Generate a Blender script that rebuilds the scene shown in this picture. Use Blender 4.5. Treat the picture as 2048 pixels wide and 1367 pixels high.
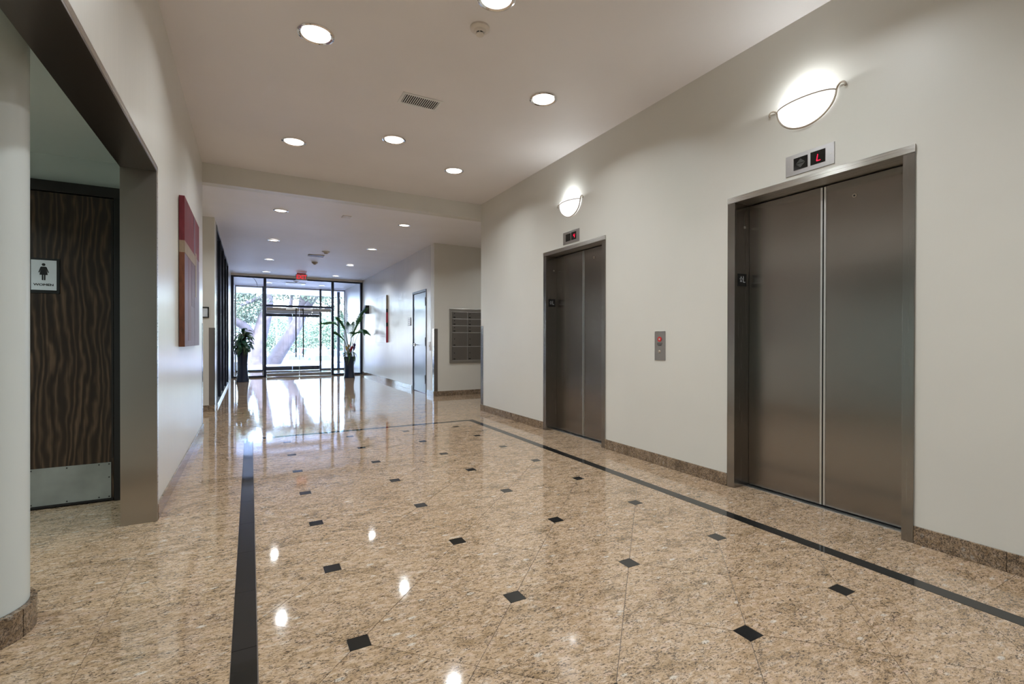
import bpy, bmesh, math, random
from mathutils import Vector, Matrix
import numpy as np
random.seed(7); rng = np.random.RandomState(7)
sc = bpy.context.scene
for o in list(bpy.data.objects): bpy.data.objects.remove(o)
COL = sc.collection
pi = math.pi

# ------------------------------------------------------------------ camera
cam_d = bpy.data.cameras.new('camera'); cam = bpy.data.objects.new('camera', cam_d); COL.objects.link(cam)
cam_d.sensor_fit = 'HORIZONTAL'; cam_d.sensor_width = 36.0; cam_d.lens = 952.8 / 2048 * 36.0
cam_d.clip_start = 0.05; cam_d.clip_end = 400
yaw, pit, rol = math.radians(28.768), math.radians(-0.242), math.radians(0.082)
fw = Vector((math.sin(yaw)*math.cos(pit), math.cos(yaw)*math.cos(pit), math.sin(pit)))
rt = Vector((math.cos(yaw), -math.sin(yaw), 0)); up = rt.cross(fw)
r2 = rt*math.cos(rol) + up*math.sin(rol); u2 = -rt*math.sin(rol) + up*math.cos(rol)
M = Matrix((r2, u2, -fw)).transposed().to_4x4(); M.translation = Vector((0, 0, 1.14))
cam.matrix_world = M; sc.camera = cam

# ------------------------------------------------------------------ world, sun, exposure
SKY = 7.6; SUN = 16.0; DOWN = 14.5; DOWN_FAR = 15.0; SCONCE = 6.5
w = bpy.data.worlds.new('World'); sc.world = w; w.use_nodes = True
nt = w.node_tree; nt.nodes.clear()
wo = nt.nodes.new('ShaderNodeOutputWorld'); bg = nt.nodes.new('ShaderNodeBackground'); sk = nt.nodes.new('ShaderNodeTexSky')
sk.sky_type = 'NISHITA'; sk.sun_disc = False; sk.sun_elevation = math.radians(52); sk.sun_rotation = math.radians(200)
sk.air_density = 1.0; sk.dust_density = 2.5; sk.ozone_density = 1.0
bg.inputs['Strength'].default_value = SKY
skm = nt.nodes.new('ShaderNodeMix'); skm.data_type = 'RGBA'; skm.blend_type = 'MULTIPLY'; skm.inputs[0].default_value = 1.0; skm.inputs[7].default_value = (1.02, .97, 1.20, 1)
nt.links.new(sk.outputs[0], skm.inputs[6]); nt.links.new(skm.outputs[2], bg.inputs['Color']); nt.links.new(bg.outputs[0], wo.inputs['Surface'])
sun_d = bpy.data.lights.new('sun', 'SUN'); sun_d.energy = SUN; sun_d.angle = math.radians(1.0); sun_d.color = (1, .97, 1)
sun = bpy.data.objects.new('sun', sun_d); COL.objects.link(sun)
sun.rotation_euler = Vector((0.42, 0.50, -0.95)).to_track_quat('-Z', 'Y').to_euler(); sun.location = (0, 40, 30)
vs = sc.view_settings; vs.view_transform = 'Standard'; vs.look = 'None'; vs.exposure = -0.06; vs.gamma = 1.0; vs.use_curve_mapping = False
sc.cycles.use_denoising = True
try: sc.cycles.denoiser = 'OPENIMAGEDENOISE'
except Exception: pass
sc.cycles.max_bounces = 9; sc.cycles.diffuse_bounces = 5; sc.cycles.glossy_bounces = 5; sc.cycles.transmission_bounces = 6
sc.cycles.transparent_max_bounces = 12; sc.cycles.caustics_reflective = True; sc.cycles.caustics_refractive = False
sc.cycles.sample_clamp_indirect = 6.0; sc.cycles.blur_glossy = 0.5

# ------------------------------------------------------------------ material helpers
class NT:
    def __init__(s, name):
        s.m = bpy.data.materials.new(name); s.m.use_nodes = True; s.t = s.m.node_tree; s.t.nodes.clear()
        s.out = s.n('ShaderNodeOutputMaterial'); s.b = s.n('ShaderNodeBsdfPrincipled'); s.l(s.b.outputs[0], s.out.inputs[0])
    def n(s, k, **kw):
        x = s.t.nodes.new(k)
        for a, v in kw.items(): setattr(x, a, v)
        return x
    def l(s, a, b): s.t.links.new(a, b)
    def set(s, **kw):
        for a, v in kw.items(): s.b.inputs[a.replace('_', ' ')].default_value = v
    def coords(s, scale=(1, 1, 1), kind='Object', src=None, rnd=0.0):
        tc = s.n('ShaderNodeTexCoord'); mp = s.n('ShaderNodeMapping'); mp.inputs['Scale'].default_value = scale
        v = tc.outputs[kind]
        if rnd:
            oi = s.n('ShaderNodeObjectInfo'); mul = s.n('ShaderNodeVectorMath', operation='SCALE'); mul.inputs['Scale'].default_value = rnd
            cmb = s.n('ShaderNodeCombineXYZ')
            for i, k in enumerate((1.0, 7.3, 3.1)):
                mm = s.n('ShaderNodeMath', operation='MULTIPLY'); mm.inputs[1].default_value = k; s.l(oi.outputs['Random'], mm.inputs[0]); s.l(mm.outputs[0], cmb.inputs[i])
            s.l(cmb.outputs[0], mul.inputs[0]); ad = s.n('ShaderNodeVectorMath', operation='ADD'); s.l(v, ad.inputs[0]); s.l(mul.outputs[0], ad.inputs[1]); v = ad.outputs[0]
        s.l(v, mp.inputs[0]); return mp.outputs[0]
    def noise(s, vec, scale=5, detail=3, rough=.5, dist=0):
        x = s.n('ShaderNodeTexNoise'); x.inputs['Scale'].default_value = scale; x.inputs['Detail'].default_value = detail
        x.inputs['Roughness'].default_value = rough; x.inputs['Distortion'].default_value = dist
        s.l(vec, x.inputs['Vector']); return x.outputs['Fac']
    def ramp(s, fac, stops, interp='LINEAR'):
        r = s.n('ShaderNodeValToRGB'); r.color_ramp.interpolation = interp
        e = r.color_ramp.elements
        while len(e) < len(stops): e.new(0.5)
        for i, (p, c) in enumerate(stops):
            e[i].position = p; e[i].color = (*c, 1) if len(c) == 3 else c
        s.l(fac, r.inputs[0]); return r.outputs[0]
    def mix(s, fac, a, b, mode='MIX'):
        x = s.n('ShaderNodeMix', data_type='RGBA', blend_type=mode)
        for i, v in ((0, fac), (6, a), (7, b)):
            if hasattr(v, 'is_output'): s.l(v, x.inputs[i])
            else: x.inputs[i].default_value = (*v, 1) if isinstance(v, tuple) else v
        return x.outputs[2]
    def bump(s, h, strength=.1, dist=.01):
        x = s.n('ShaderNodeBump'); x.inputs['Strength'].default_value = strength; x.inputs['Distance'].default_value = dist
        s.l(h, x.inputs['Height']); s.l(x.outputs[0], s.b.inputs['Normal'])
def simple(name, col, rough=.5, metal=0, spec=.5, coat=0, emis=None, es=0, vary=.06, nscale=8):
    t = NT(name); v = t.coords(); f = t.noise(v, nscale, 3)
    lo = tuple(max(0, c*(1-vary)) for c in col); hi = tuple(min(1, c*(1+vary)) for c in col)
    t.l(t.ramp(f, [(.3, lo), (.7, hi)]), t.b.inputs['Base Color'])
    t.b.inputs['Roughness'].default_value = rough; t.b.inputs['Metallic'].default_value = metal
    t.b.inputs['Specular IOR Level'].default_value = spec; t.b.inputs['Coat Weight'].default_value = coat
    if emis: t.b.inputs['Emission Color'].default_value = (*emis, 1); t.b.inputs['Emission Strength'].default_value = es
    return t.m
def paint(name, col, rough, bscale, bstr, bdist=.004, sp=.5):
    t = NT(name); v = t.coords(bscale); f = t.noise(v, 1.0, 4, .55)
    t.b.inputs['Base Color'].default_value = (*col, 1)
    g = t.noise(t.coords((1, 1, 1)), 1.3, 3)
    t.l(t.ramp(g, [(.3, tuple(c*.97 for c in col)), (.7, tuple(min(1, c*1.02) for c in col))]), t.b.inputs['Base Color'])
    t.set(Roughness=rough); t.b.inputs['Specular IOR Level'].default_value = sp
    t.bump(f, bstr, bdist); return t.m
def steel(name, col, rough, grain='z', aniso=0.0, var=.12):
    t = NT(name); s = {'z': (260, 260, 1.0), 'y': (260, 1.0, 260), 'x': (1.0, 260, 260)}[grain]
    f = t.noise(t.coords(s), 1.5, 4, .6); g = t.noise(t.coords((1.2, 1.2, .5)), 1.6, 3)
    c = t.mix(g, tuple(x*(1-var) for x in col), tuple(min(1, x*(1+var)) for x in col))
    c = t.mix(.85, c, col); t.l(c, t.b.inputs['Base Color'])
    t.l(t.ramp(f, [(.3, (rough*.95,)*3), (.7, (rough*1.06,)*3)]), t.b.inputs['Roughness'])
    t.set(Metallic=1.0); t.b.inputs['Anisotropic'].default_value = aniso
    if aniso:
        cx = t.n('ShaderNodeCombineXYZ'); tv = {'z': (.7, .7, 0), 'y': (.7, 0, .7), 'x': (0, .7, .7)}[grain]
        for i_ in range(3): cx.inputs[i_].default_value = tv[i_]
        t.l(cx.outputs[0], t.b.inputs['Tangent'])
    return t.m
def granite(name, lift=.68, dark=0.0, rough=.06, flow=35):
    t = NT(name)
    tc = t.coords((1, 1, 1), rnd=37.0)
    mp = t.n('ShaderNodeMapping'); mp.inputs['Rotation'].default_value = (0, 0, math.radians(flow)); mp.inputs['Scale'].default_value = (1, 2.1, 1.6); t.l(tc, mp.inputs[0]); v = mp.outputs[0]
    def add(a, b, k):
        m = t.n('ShaderNodeMath', operation='MULTIPLY_ADD'); t.l(b, m.inputs[0]); m.inputs[1].default_value = k; t.l(a, m.inputs[2]); return m.outputs[0]
    base = t.noise(v, 24, 5, .62, .8)
    c = t.ramp(base, [(.30, (.36*lift, .235*lift, .13*lift)), (.44, (.62*lift, .43*lift, .265*lift)), (.56, (.74*lift, .53*lift, .36*lift)), (.74, (.86*lift, .73*lift, .60*lift))])
    big = t.noise(v, 4.2, 4, .6, .8); mid = t.noise(v, 13, 3, .6, .6)
    c = t.mix(t.ramp(big, [(.52, (0, 0, 0)), (.70, (.6,)*3)]), c, (.40*lift, .26*lift, .13*lift))
    pk = t.n('ShaderNodeTexVoronoi'); pk.inputs['Scale'].default_value = 15; t.l(v, pk.inputs['Vector'])
    c = t.mix(t.ramp(pk.outputs['Distance'], [(.16, (.6,)*3), (.30, (0, 0, 0))]), c, (.86*lift, .62*lift, .47*lift))
    pw_ = t.n('ShaderNodeTexVoronoi'); pw_.inputs['Scale'].default_value = 6.5; t.l(v, pw_.inputs['Vector'])
    c = t.mix(t.ramp(pw_.outputs['Distance'], [(.09, (.7,)*3), (.15, (0, 0, 0))]), c, (.92*lift, .84*lift, .74*lift))
    sp = add(add(t.noise(v, 78, 5, .72, .8), mid, .20), big, .14)
    c = t.mix(t.ramp(sp, [(.685-dark*.05, (0, 0, 0)), (.775-dark*.05, (.92,)*3)]), c, (.045, .035, .028))
    sp2 = t.noise(v, 120, 3, .7, .3)
    c = t.mix(t.ramp(sp2, [(.52, (0, 0, 0)), (.64, (.5,)*3)]), c, (.12, .075, .045))
    t.l(c, t.b.inputs['Base Color']); t.set(Roughness=rough); t.b.inputs['IOR'].default_value = 1.6
    return t.m
def emit(name, col, s):
    t = NT(name); t.set(Base_Color=(*col, 1)); t.b.inputs['Emission Color'].default_value = (*col, 1); t.b.inputs['Emission Strength'].default_value = s
    return t.m
def glass(name, tint=(.95, .98, .97), refl=1.0, rough=0.0):
    t = NT(name); t.t.nodes.remove(t.b)
    tr = t.n('ShaderNodeBsdfTransparent'); tr.inputs[0].default_value = (*tint, 1); gl = t.n('ShaderNodeBsdfGlossy'); gl.inputs['Roughness'].default_value = rough
    fr = t.n('ShaderNodeFresnel'); fr.inputs[0].default_value = 1.5; mu = t.n('ShaderNodeMath', operation='MULTIPLY'); mu.inputs[1].default_value = refl
    t.l(fr.outputs[0], mu.inputs[0]); mx = t.n('ShaderNodeMixShader'); t.l(mu.outputs[0], mx.inputs[0]); t.l(tr.outputs[0], mx.inputs[1]); t.l(gl.outputs[0], mx.inputs[2]); t.l(mx.outputs[0], t.out.inputs[0])
    return t.m

MT = {}
MT['wall'] = paint('wall_paint', (.67, .65, .595), .42, (60, 60, 14), .10)
MT['wall_gloss'] = paint('wall_paint_satin', (.67, .65, .60), .30, (22, 22, .8), .35, .006)
MT['wall_r2'] = paint('wall_paint_satin_right', (.69, .675, .65), .26, (26, 22, .6), .5, .008)
MT['ceil'] = paint('ceiling_paint', (.78, .745, .735), .6, (30, 30, 30), .05)
MT['ceil_low'] = paint('ceiling_paint_satin', (.84, .82, .83), .48, (.8, 6, 1), .35, .012)
MT['alcove'] = paint('alcove_paint', (.56, .64, .63), .30, (14, 14, 14), .15)
MT['column'] = paint('column_paint', (.60, .645, .635), .26, (10, 10, 3), .16)
MT['granite'] = granite('granite_floor')
MT['granite_base'] = granite('granite_baseboard', .50, 1.0, .12)
MT['granite_dark'] = granite('granite_column_base', .42, .8, .12)
MT['black'] = simple('black_granite', (.012, .012, .012), .045, 0, .6, vary=.3, nscale=90)
MT['grout'] = simple('grout', (.17, .14, .12), .8)
MT['steel_v'] = steel('brushed_steel_door', (.31, .288, .268), .24, 'z', .85)
MT['steel_f'] = steel('brushed_steel_frame', (.33, .315, .30), .26, 'z', .8)
MT['steel_h'] = steel('brushed_steel_header', (.58, .56, .53), .28, 'y', .8)
MT['steel_j'] = steel('brushed_steel_casing', (.44, .42, .39), .30, 'z', .8)
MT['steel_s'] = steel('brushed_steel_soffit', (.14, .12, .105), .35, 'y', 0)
MT['plate'] = steel('steel_plate', (.50, .49, .49), .3, 'z', 0)
MT['guard'] = steel('guard_steel', (.30, .28, .27), .16, 'z', 0)
MT['alu'] = simple('aluminium', (.72, .73, .74), .3, 1)
MT['chrome'] = simple('chrome', (.8, .8, .8), .1, 1)
MT['black_metal'] = simple('black_metal_flare_tint', (.014, .02, .038), .32, 0, .5)  # black metal with the lens flare's navy tint put into its colour
MT['blackp'] = simple('black_plastic', (.008, .008, .008), .35)
MT['void'] = simple('dark_recess', (.006, .006, .006), .9)
MT['darkframe'] = simple('dark_painted_frame', (.010, .009, .009), .42)
MT['kick'] = simple('worn_kick_plate', (.30, .31, .29), .5, .35, vary=.18, nscale=5)
MT['white'] = simple('white_plastic_and_glint', (.75, .74, .72), .4)
MT['cream'] = simple('cream_plastic', (.66, .60, .53), .45)
MT['signface'] = simple('sign_face', (.62, .66, .70), .4)
MT['lamp'] = emit('lamp_diffuser', (1, .99, .97), 1.8)
MT['bowl'] = emit('frosted_bowl', (.95, .97, 1.0), 1.15)
MT['iron'] = simple('bronze_iron_glow_tone', (.40, .34, .27), .45, .1)  # iron colour lightened to hold the lamp glow on the sconce straps
MT['red_led'] = emit('red_led', (1, .01, .06), 1.6)
MT['red_exit'] = emit('red_exit_letters', (1, .03, .05), 1.0)
MT['screen'] = simple('dark_display_glass', (.006, .007, .007), .08)
MT['arrow'] = simple('unlit_arrow', (.045, .045, .04), .4)
MT['red'] = simple('red_plastic_and_glow', (.60, .03, .03), .35)
MT['glass'] = glass('clear_glass')
MT['dglass'] = simple('dark_reflective_glass', (.01, .012, .015), .03, 0, 1.0)
MT['pot'] = simple('navy_glazed_ceramic', (.012, .022, .05), .12, 0, .6)
MT['soil'] = simple('soil', (.03, .02, .012), .95)
MT['leaf'] = simple('dark_green_leaf', (.012, .06, .03), .35, vary=.4)
MT['leaf2'] = simple('variegated_leaf', (.10, .16, .09), .4, vary=.5)
MT['palm'] = simple('palm_leaf', (.03, .12, .03), .4, vary=.4)
MT['stem'] = simple('leaf_stem', (.16, .15, .10), .6)
MT['bract_red'] = simple('red_bract', (.45, .03, .06), .4)
MT['bract_yel'] = simple('yellow_bract', (.62, .45, .14), .4)
MT['bract_pur'] = simple('purple_bract', (.12, .05, .22), .4)
MT['grey_door'] = paint('grey_door_paint_daylight_blue', (.24, .30, .38), .22, (9, 9, 9), .25, .006)  # blue of reflected daylight is mixed into the door's grey
MT['frame_blue'] = simple('grey_door_frame', (.05, .065, .09), .3)
MT['mail'] = steel('mailbox_door_metal', (.26, .24, .23), .33, 'x', 0)
MT['mailf'] = steel('mailbox_frame_metal', (.42, .40, .38), .30, 'z', 0)
MT['concrete'] = simple('pale_paving', (.50, .50, .50), .8)
MT['asphalt'] = simple('parking_asphalt', (.15, .15, .16), .9)
MT['bark'] = simple('oak_bark', (.055, .05, .054), .9, vary=.35, nscale=5)
MT['foliage'] = simple('oak_foliage', (.05, .075, .045), .7, vary=.5, nscale=1.2)
MT['foliage2'] = simple('hedge_foliage', (.065, .11, .07), .7, vary=.5, nscale=.8)
MT['tyre'] = simple('tyre_rubber', (.02, .02, .02), .8)
MT['carglass'] = simple('car_glass', (.02, .028, .035), .12)
MT['soffit'] = simple('canopy_soffit', (.80, .80, .82), .7)
MT['bldg'] = simple('pale_building_wall', (.22, .23, .26), .8)
MT['lampred'] = simple('tail_light_red', (.55, .02, .04), .2)
def carpaint(n, c): return simple('car_paint_' + n, c, .2, 0, .5, 1.0)

def wood():
    t = NT('dark_walnut_veneer'); v = t.coords((14, 14, .9)); f = t.noise(v, 1.6, 6, .62, 1.0)
    wv = t.n('ShaderNodeTexWave', wave_type='BANDS', bands_direction='X'); wv.inputs['Scale'].default_value = 4.2; wv.inputs['Distortion'].default_value = 16; wv.inputs['Detail'].default_value = 3; wv.inputs['Detail Scale'].default_value = .9
    t.l(t.coords((2.0, 2.0, .42)), wv.inputs['Vector'])
    fine = t.noise(t.coords((160, 160, 4)), 1, 2)
    c = t.ramp(wv.outputs['Fac'], [(.0, (.016, .009, .006)), (.4, (.034, .020, .012)), (.8, (.075, .044, .027)), (1, (.12, .074, .045))])
    c = t.mix(t.ramp(f, [(.35, (0, 0, 0)), (.65, (.5,)*3)]), c, (.03, .018, .012)); c = t.mix(t.ramp(fine, [(.4, (0, 0, 0)), (.7, (.6,)*3)]), c, (.014, .009, .007))
    t.l(c, t.b.inputs['Base Color']); t.set(Roughness=.33); t.bump(fine, .05, .001); return t.m
MT['wood'] = wood()

# ------------------------------------------------------------------ geometry helpers
def V3(a): return Vector(a)
def box(bm, x0, x1, y0, y1, z0, z1, bev=0):
    vs_ = [bm.verts.new((x, y, z)) for x in (x0, x1) for y in (y0, y1) for z in (z0, z1)]
    F = [(0, 1, 3, 2), (4, 6, 7, 5), (0, 4, 5, 1), (2, 3, 7, 6), (0, 2, 6, 4), (1, 5, 7, 3)]
    fs = [bm.faces.new([vs_[i] for i in f]) for f in F]
    if bev:
        es = {e for f in fs for e in f.edges}
        bmesh.ops.bevel(bm, geom=list(es), offset=bev, segments=2, affect='EDGES', profile=.5)
def prism(bm, pts, lo, hi, axis='z'):
    """polygon pts extruded along an axis"""
    def P(a, b, h): return {'z': (a, b, h), 'x': (h, a, b), 'y': (a, h, b)}[axis]
    A = [bm.verts.new(P(a, b, lo)) for a, b in pts]; B = [bm.verts.new(P(a, b, hi)) for a, b in pts]
    n = len(pts); bm.faces.new(A); bm.faces.new(B)
    for i in range(n): bm.faces.new((A[i], A[(i+1) % n], B[(i+1) % n], B[i]))
def lathe(bm, prof, c=(0, 0), n=32, a0=0, a1=2*pi):
    full = abs(a1-a0-2*pi) < 1e-6; m = n if full else n+1; rings = []
    for r, z in prof:
        rings.append([bm.verts.new((c[0]+r*math.cos(a0+(a1-a0)*i/n), c[1]+r*math.sin(a0+(a1-a0)*i/n), z)) for i in range(m)])
    for a, b in zip(rings, rings[1:]):
        for i in range(n):
            j = (i+1) % m
            try: bm.faces.new((a[i], a[j], b[j], b[i]))
            except ValueError: pass
def disc(bm, c, r, z, n=32):
    bm.faces.new([bm.verts.new((c[0]+r*math.cos(2*pi*i/n), c[1]+r*math.sin(2*pi*i/n), z)) for i in range(n)])
def tube(bm, pts, rad, n=8, caps=True):
    pts = [V3(p) for p in pts]; rad = rad if isinstance(rad, (list, tuple)) else [rad]*len(pts)
    rings = []; prev = None
    for i, p in enumerate(pts):
        d = (pts[min(i+1, len(pts)-1)] - pts[max(i-1, 0)]).normalized()
        if prev is None: a = d.orthogonal().normalized()
        else: a = (prev - d*prev.dot(d)).normalized()
        prev = a; b = d.cross(a)
        rings.append([bm.verts.new(p + (a*math.cos(2*pi*k/n) + b*math.sin(2*pi*k/n))*rad[i]) for k in range(n)])
    for A, B in zip(rings, rings[1:]):
        for k in range(n): bm.faces.new((A[k], A[(k+1) % n], B[(k+1) % n], B[k]))
    if caps: bm.faces.new(rings[0]); bm.faces.new(rings[-1])
def cyl(bm, p0, p1, r, n=16): tube(bm, [p0, p1], r, n)
def smoothpts(pts, k=6):
    P = [V3(p) for p in pts]; out = []
    for i in range(len(P)-1):
        p0, p1, p2, p3 = P[max(i-1, 0)], P[i], P[i+1], P[min(i+2, len(P)-1)]
        for j in range(k):
            t = j/k; out.append(.5*((2*p1)+(-p0+p2)*t+(2*p0-5*p1+4*p2-p3)*t*t+(-p0+3*p1-3*p2+p3)*t**3))
    out.append(P[-1]); return out
def tex_obj(name, s, size, depth, mat, parent, loc, face, bold=0.0, sx=1.0, align='CENTER', dbl=0):
    cu = bpy.data.curves.new(name+'_t', 'FONT'); cu.body = s; cu.size = size; cu.extrude = depth; cu.align_x = align; cu.align_y = 'CENTER'; cu.offset = bold
    tmp = bpy.data.objects.new(name+'_t', cu); COL.objects.link(tmp); bpy.context.view_layer.update()
    me = bpy.data.meshes.new_from_object(tmp.evaluated_get(bpy.context.evaluated_depsgraph_get())); bpy.data.objects.remove(tmp)
    R = {'-y': Matrix(((1, 0, 0), (0, 0, -1), (0, 1, 0))), '-x': Matrix(((0, 0, -1), (-1, 0, 0), (0, 1, 0)))}[face]
    me.transform(Matrix.Diagonal((sx, 1, 1, 1)))
    if dbl:
        b_ = bmesh.new()
        for dx in (-dbl, 0, dbl): m2 = me.copy(); m2.transform(Matrix.Translation((dx, dx*.4, dx*.03))); b_.from_mesh(m2); bpy.data.meshes.remove(m2)
        b_.to_mesh(me); b_.free()
    me.transform(R.to_4x4()); me.transform(Matrix.Translation(V3(loc) - ORG.get(parent, V3((0, 0, 0)))))
    me.materials.clear(); me.materials.append(MT[mat]); me.name = name
    o = bpy.data.objects.new(name, me); COL.objects.link(o); o.parent = parent; return o
ORG = {}
def root(name, label, cat, loc, group=None, kind=None):
    o = bpy.data.objects.new(name, None); COL.objects.link(o); o.location = loc; ORG[o] = V3(loc); o.empty_display_size = .1
    if label: o['label'] = label
    if cat: o['category'] = cat
    if group: o['group'] = group
    if kind: o['kind'] = kind
    return o
def obj(name, bm, mat, parent=None, smooth=False, label=None, mats=None, shade=None):
    bmesh.ops.recalc_face_normals(bm, faces=bm.faces)
    org = ORG.get(parent, V3((0, 0, 0)))
    if org.length: bmesh.ops.translate(bm, verts=bm.verts, vec=-org)
    me = bpy.data.meshes.new(name); bm.to_mesh(me); bm.free()
    for m in (mats or [mat]): me.materials.append(MT[m] if isinstance(m, str) else m)
    if smooth:
        me.polygons.foreach_set('use_smooth', [True]*len(me.polygons))
        if hasattr(me, 'set_sharp_from_angle'): me.set_sharp_from_angle(angle=math.radians(smooth if smooth is not True else 40))
    o = bpy.data.objects.new(name, me); COL.objects.link(o)
    if parent: o.parent = parent; ORG[o] = org
    if label: o['label'] = label
    return o
def solo(name, bm, mat, label, cat, origin, smooth=False, group=None, kind=None):
    bmesh.ops.recalc_face_normals(bm, faces=bm.faces); bmesh.ops.translate(bm, verts=bm.verts, vec=-V3(origin))
    me = bpy.data.meshes.new(name); bm.to_mesh(me); bm.free(); me.materials.append(MT[mat])
    if smooth: me.polygons.foreach_set('use_smooth', [True]*len(me.polygons)); me.set_sharp_from_angle(angle=math.radians(40))
    o = bpy.data.objects.new(name, me); COL.objects.link(o); o.location = origin
    o['label'] = label; o['category'] = cat
    if group: o['group'] = group
    if kind: o['kind'] = kind
    return o
def struct(name, bm, mat, smooth=False, label=None, parent=None):
    o = obj(name, bm, mat, parent, smooth)
    if not parent: o['kind'] = 'structure'
    if label: o['label'] = label
    return o
def B(*a, bev=0):
    bm = bmesh.new(); box(bm, *a, bev=bev); return bm
def Bs(*bs, bev=0):
    bm = bmesh.new()
    for b in bs: box(bm, *b, bev=bev)
    return bm

# ------------------------------------------------------------------ key planes
XR, XL, XLB = 3.277, -.522, -.692
YC, YM, YW, YO = 7.014, 9.182, 16.24, 19.45
ZC, ZL = 3.328, 3.089
XB, XG = 3.249, -.50
YBK = -5.0
# floor slab
o = struct('floor', B(-3.2, 6.5, YBK, YO+.1, -.12, -.003), 'grout', label='polished beige speckled granite floor of the lobby with black inlay border and small black squares')
FLOOR = o
# walls
EL = [(1.257, 2.455), (3.918, 5.125)]
bm = bmesh.new()
ys = [YBK, EL[0][0]+.03, EL[0][1]-.03, EL[1][0]+.03, EL[1][1]-.03, YC]
for a, b in ((0, 1), (2, 3), (4, 5)): box(bm, XR, XR+.45, ys[a], ys[b], -.003, ZC+.1)
for a, b in ((1, 2), (3, 4)): box(bm, XR, XR+.45, ys[a], ys[b], 2.22, ZC+.1)
struct('wall_right', bm, 'wall', label='beige lobby wall holding the two elevators')
struct('wall_right_return', B(XR+.45, 6.5, YC-.25, YC, -.003, ZC+.1), 'wall')
struct('wall_mailbox', B(XB, 6.5, YM, YM+.2, -.003, ZL+.05), 'wall', label='beige recess wall with the mailboxes')
struct('wall_recess_right', B(6.5, 6.7, YC-.3, YM+.2, -.003, ZL+.05), 'wall')
# far right corridor wall with doorway hole
D0, D1, DH = 9.66, 10.62, 2.215
bm = Bs((XB, XB+.2, YM+.2, D0, -.003, ZL+.05), (XB, XB+.2, D1, YO+.05, -.003, ZL+.05), (XB, XB+.2, D0, D1, DH, ZL+.05))
struct('wall_right_corridor', bm, 'wall_r2', label='pale satin corridor wall with vertical sheen, leading to the glass entrance')
# left wall
struct('wall_left', Bs((XLB, XL, 3.70, 7.05, -.003, ZC+.1), (XLB, XL, YBK, 3.70, 2.202, ZC+.1), (XLB, XL, YBK, -1.2, -.003, 2.202)), 'wall_gloss', label='pale satin painted lobby wall above the steel cased opening')
struct('wall_back', B(-3.2, XR+.3, YBK-.2, YBK, -.003, ZC+.1), 'wall')
# alcove
struct('wall_alcove_back', Bs((-3.0, -2.0, 4.34, 4.5, -.003, 2.5), (-.80, XLB, 4.34, 4.5, -.003, 2.5), (-2.0, -.80, 4.34, 4.5, 2.215, 2.5)), 'alcove', label='pale green-grey restroom alcove wall above the dark door')
struct('wall_light_block', B(-3.2, XLB, 4.62, 4.8, -.003, 2.6), 'void')  # unseen black wall added to stop sky light leaking under the door
struct('wall_alcove_left', B(-3.2, -3.0, YBK, 4.5, -.003, 2.5), 'alcove')
struct('ceiling_alcove', B(-3.2, XLB, YBK, 4.5, 2.392, 2.5), 'alcove', label='low pale green-grey ceiling of the restroom alcove')
# left recess
struct('wall_recess_left', B(-2.4, XG, 8.93, 9.12, -.003, ZL+.05), 'wall', label='beige recess wall facing the lobby, with a small framed notice')
struct('wall_recess_left_side', B(-2.6, -2.4, 7.05, 9.12, -.003, ZL+.05), 'wall')
struct('wall_recess_left_front', B(-2.4, XLB, 6.9, 7.05, -.003, ZL+.05), 'wall')
bm = Bs((-.70, XG, 9.12, 9.42, -.003, ZL+.05), (-.70, XG, 14.2, YO+.05, -.003, ZL+.05), (-.70, XG, 9.42, 14.2, ZL-.02, ZL+.05))
struct('wall_left_corridor', bm, 'wall_r2', label='white wall strip between the dark side windows and the entrance glass')
# ceilings
struct('ceiling', B(XLB, XR+.3, YBK, YC, ZC, ZC+.1), 'ceil', label='high beige painted lobby ceiling')
struct('ceiling_bulkhead', Bs((XLB, XR, YC, YC+.15, ZL, ZC+.1), (-2.6, XLB, YC+.05, YC+.15, ZL, ZL+.15), (XR, 6.5, YC, YC+.15, ZL, ZL+.15)), 'wall', label='beige bulkhead step between high and low ceiling')
# low ceiling: slightly wavy plaster sheet
bm = bmesh.new(); nx, ny = 30, 70; G = []
for j in range(ny+1):
    row = []
    for i in range(nx+1):
        x = -2.6 + 9.1*i/nx; y = YC+.15 + (YO+.05-YC-.15)*j/ny
        z = ZL + .006*math.sin(y*2.1+.6*math.sin(x*1.3))*min(1, (y-YC-.15)/1.2) + .004*math.sin(x*2.3+y*.7)*min(1, (y-YC-.15)/1.2)
        row.append(bm.verts.new((x, y, z)))
    G.append(row)
for j in range(ny):
    for i in range(nx): bm.faces.new((G[j][i], G[j][i+1], G[j+1][i+1], G[j+1][i]))
o = struct('ceiling_low', bm, 'ceil_low', smooth=True, label='low pale corridor ceiling with brushed sheen and small recessed lights')
struct('ceiling_deck', B(-2.8, 6.7, YC+.151, YO+.1, ZL+.05, ZL+.2), 'ceil')
# second black-backed shafts behind elevator doors and mailbox void
for k, (a, b) in enumerate(EL):
    struct('wall_shaft_%s' % ('near', 'far')[k], B(XR+.30, XR+.44, a+.03, b-.03, -.003, 2.3), 'void')

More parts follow.
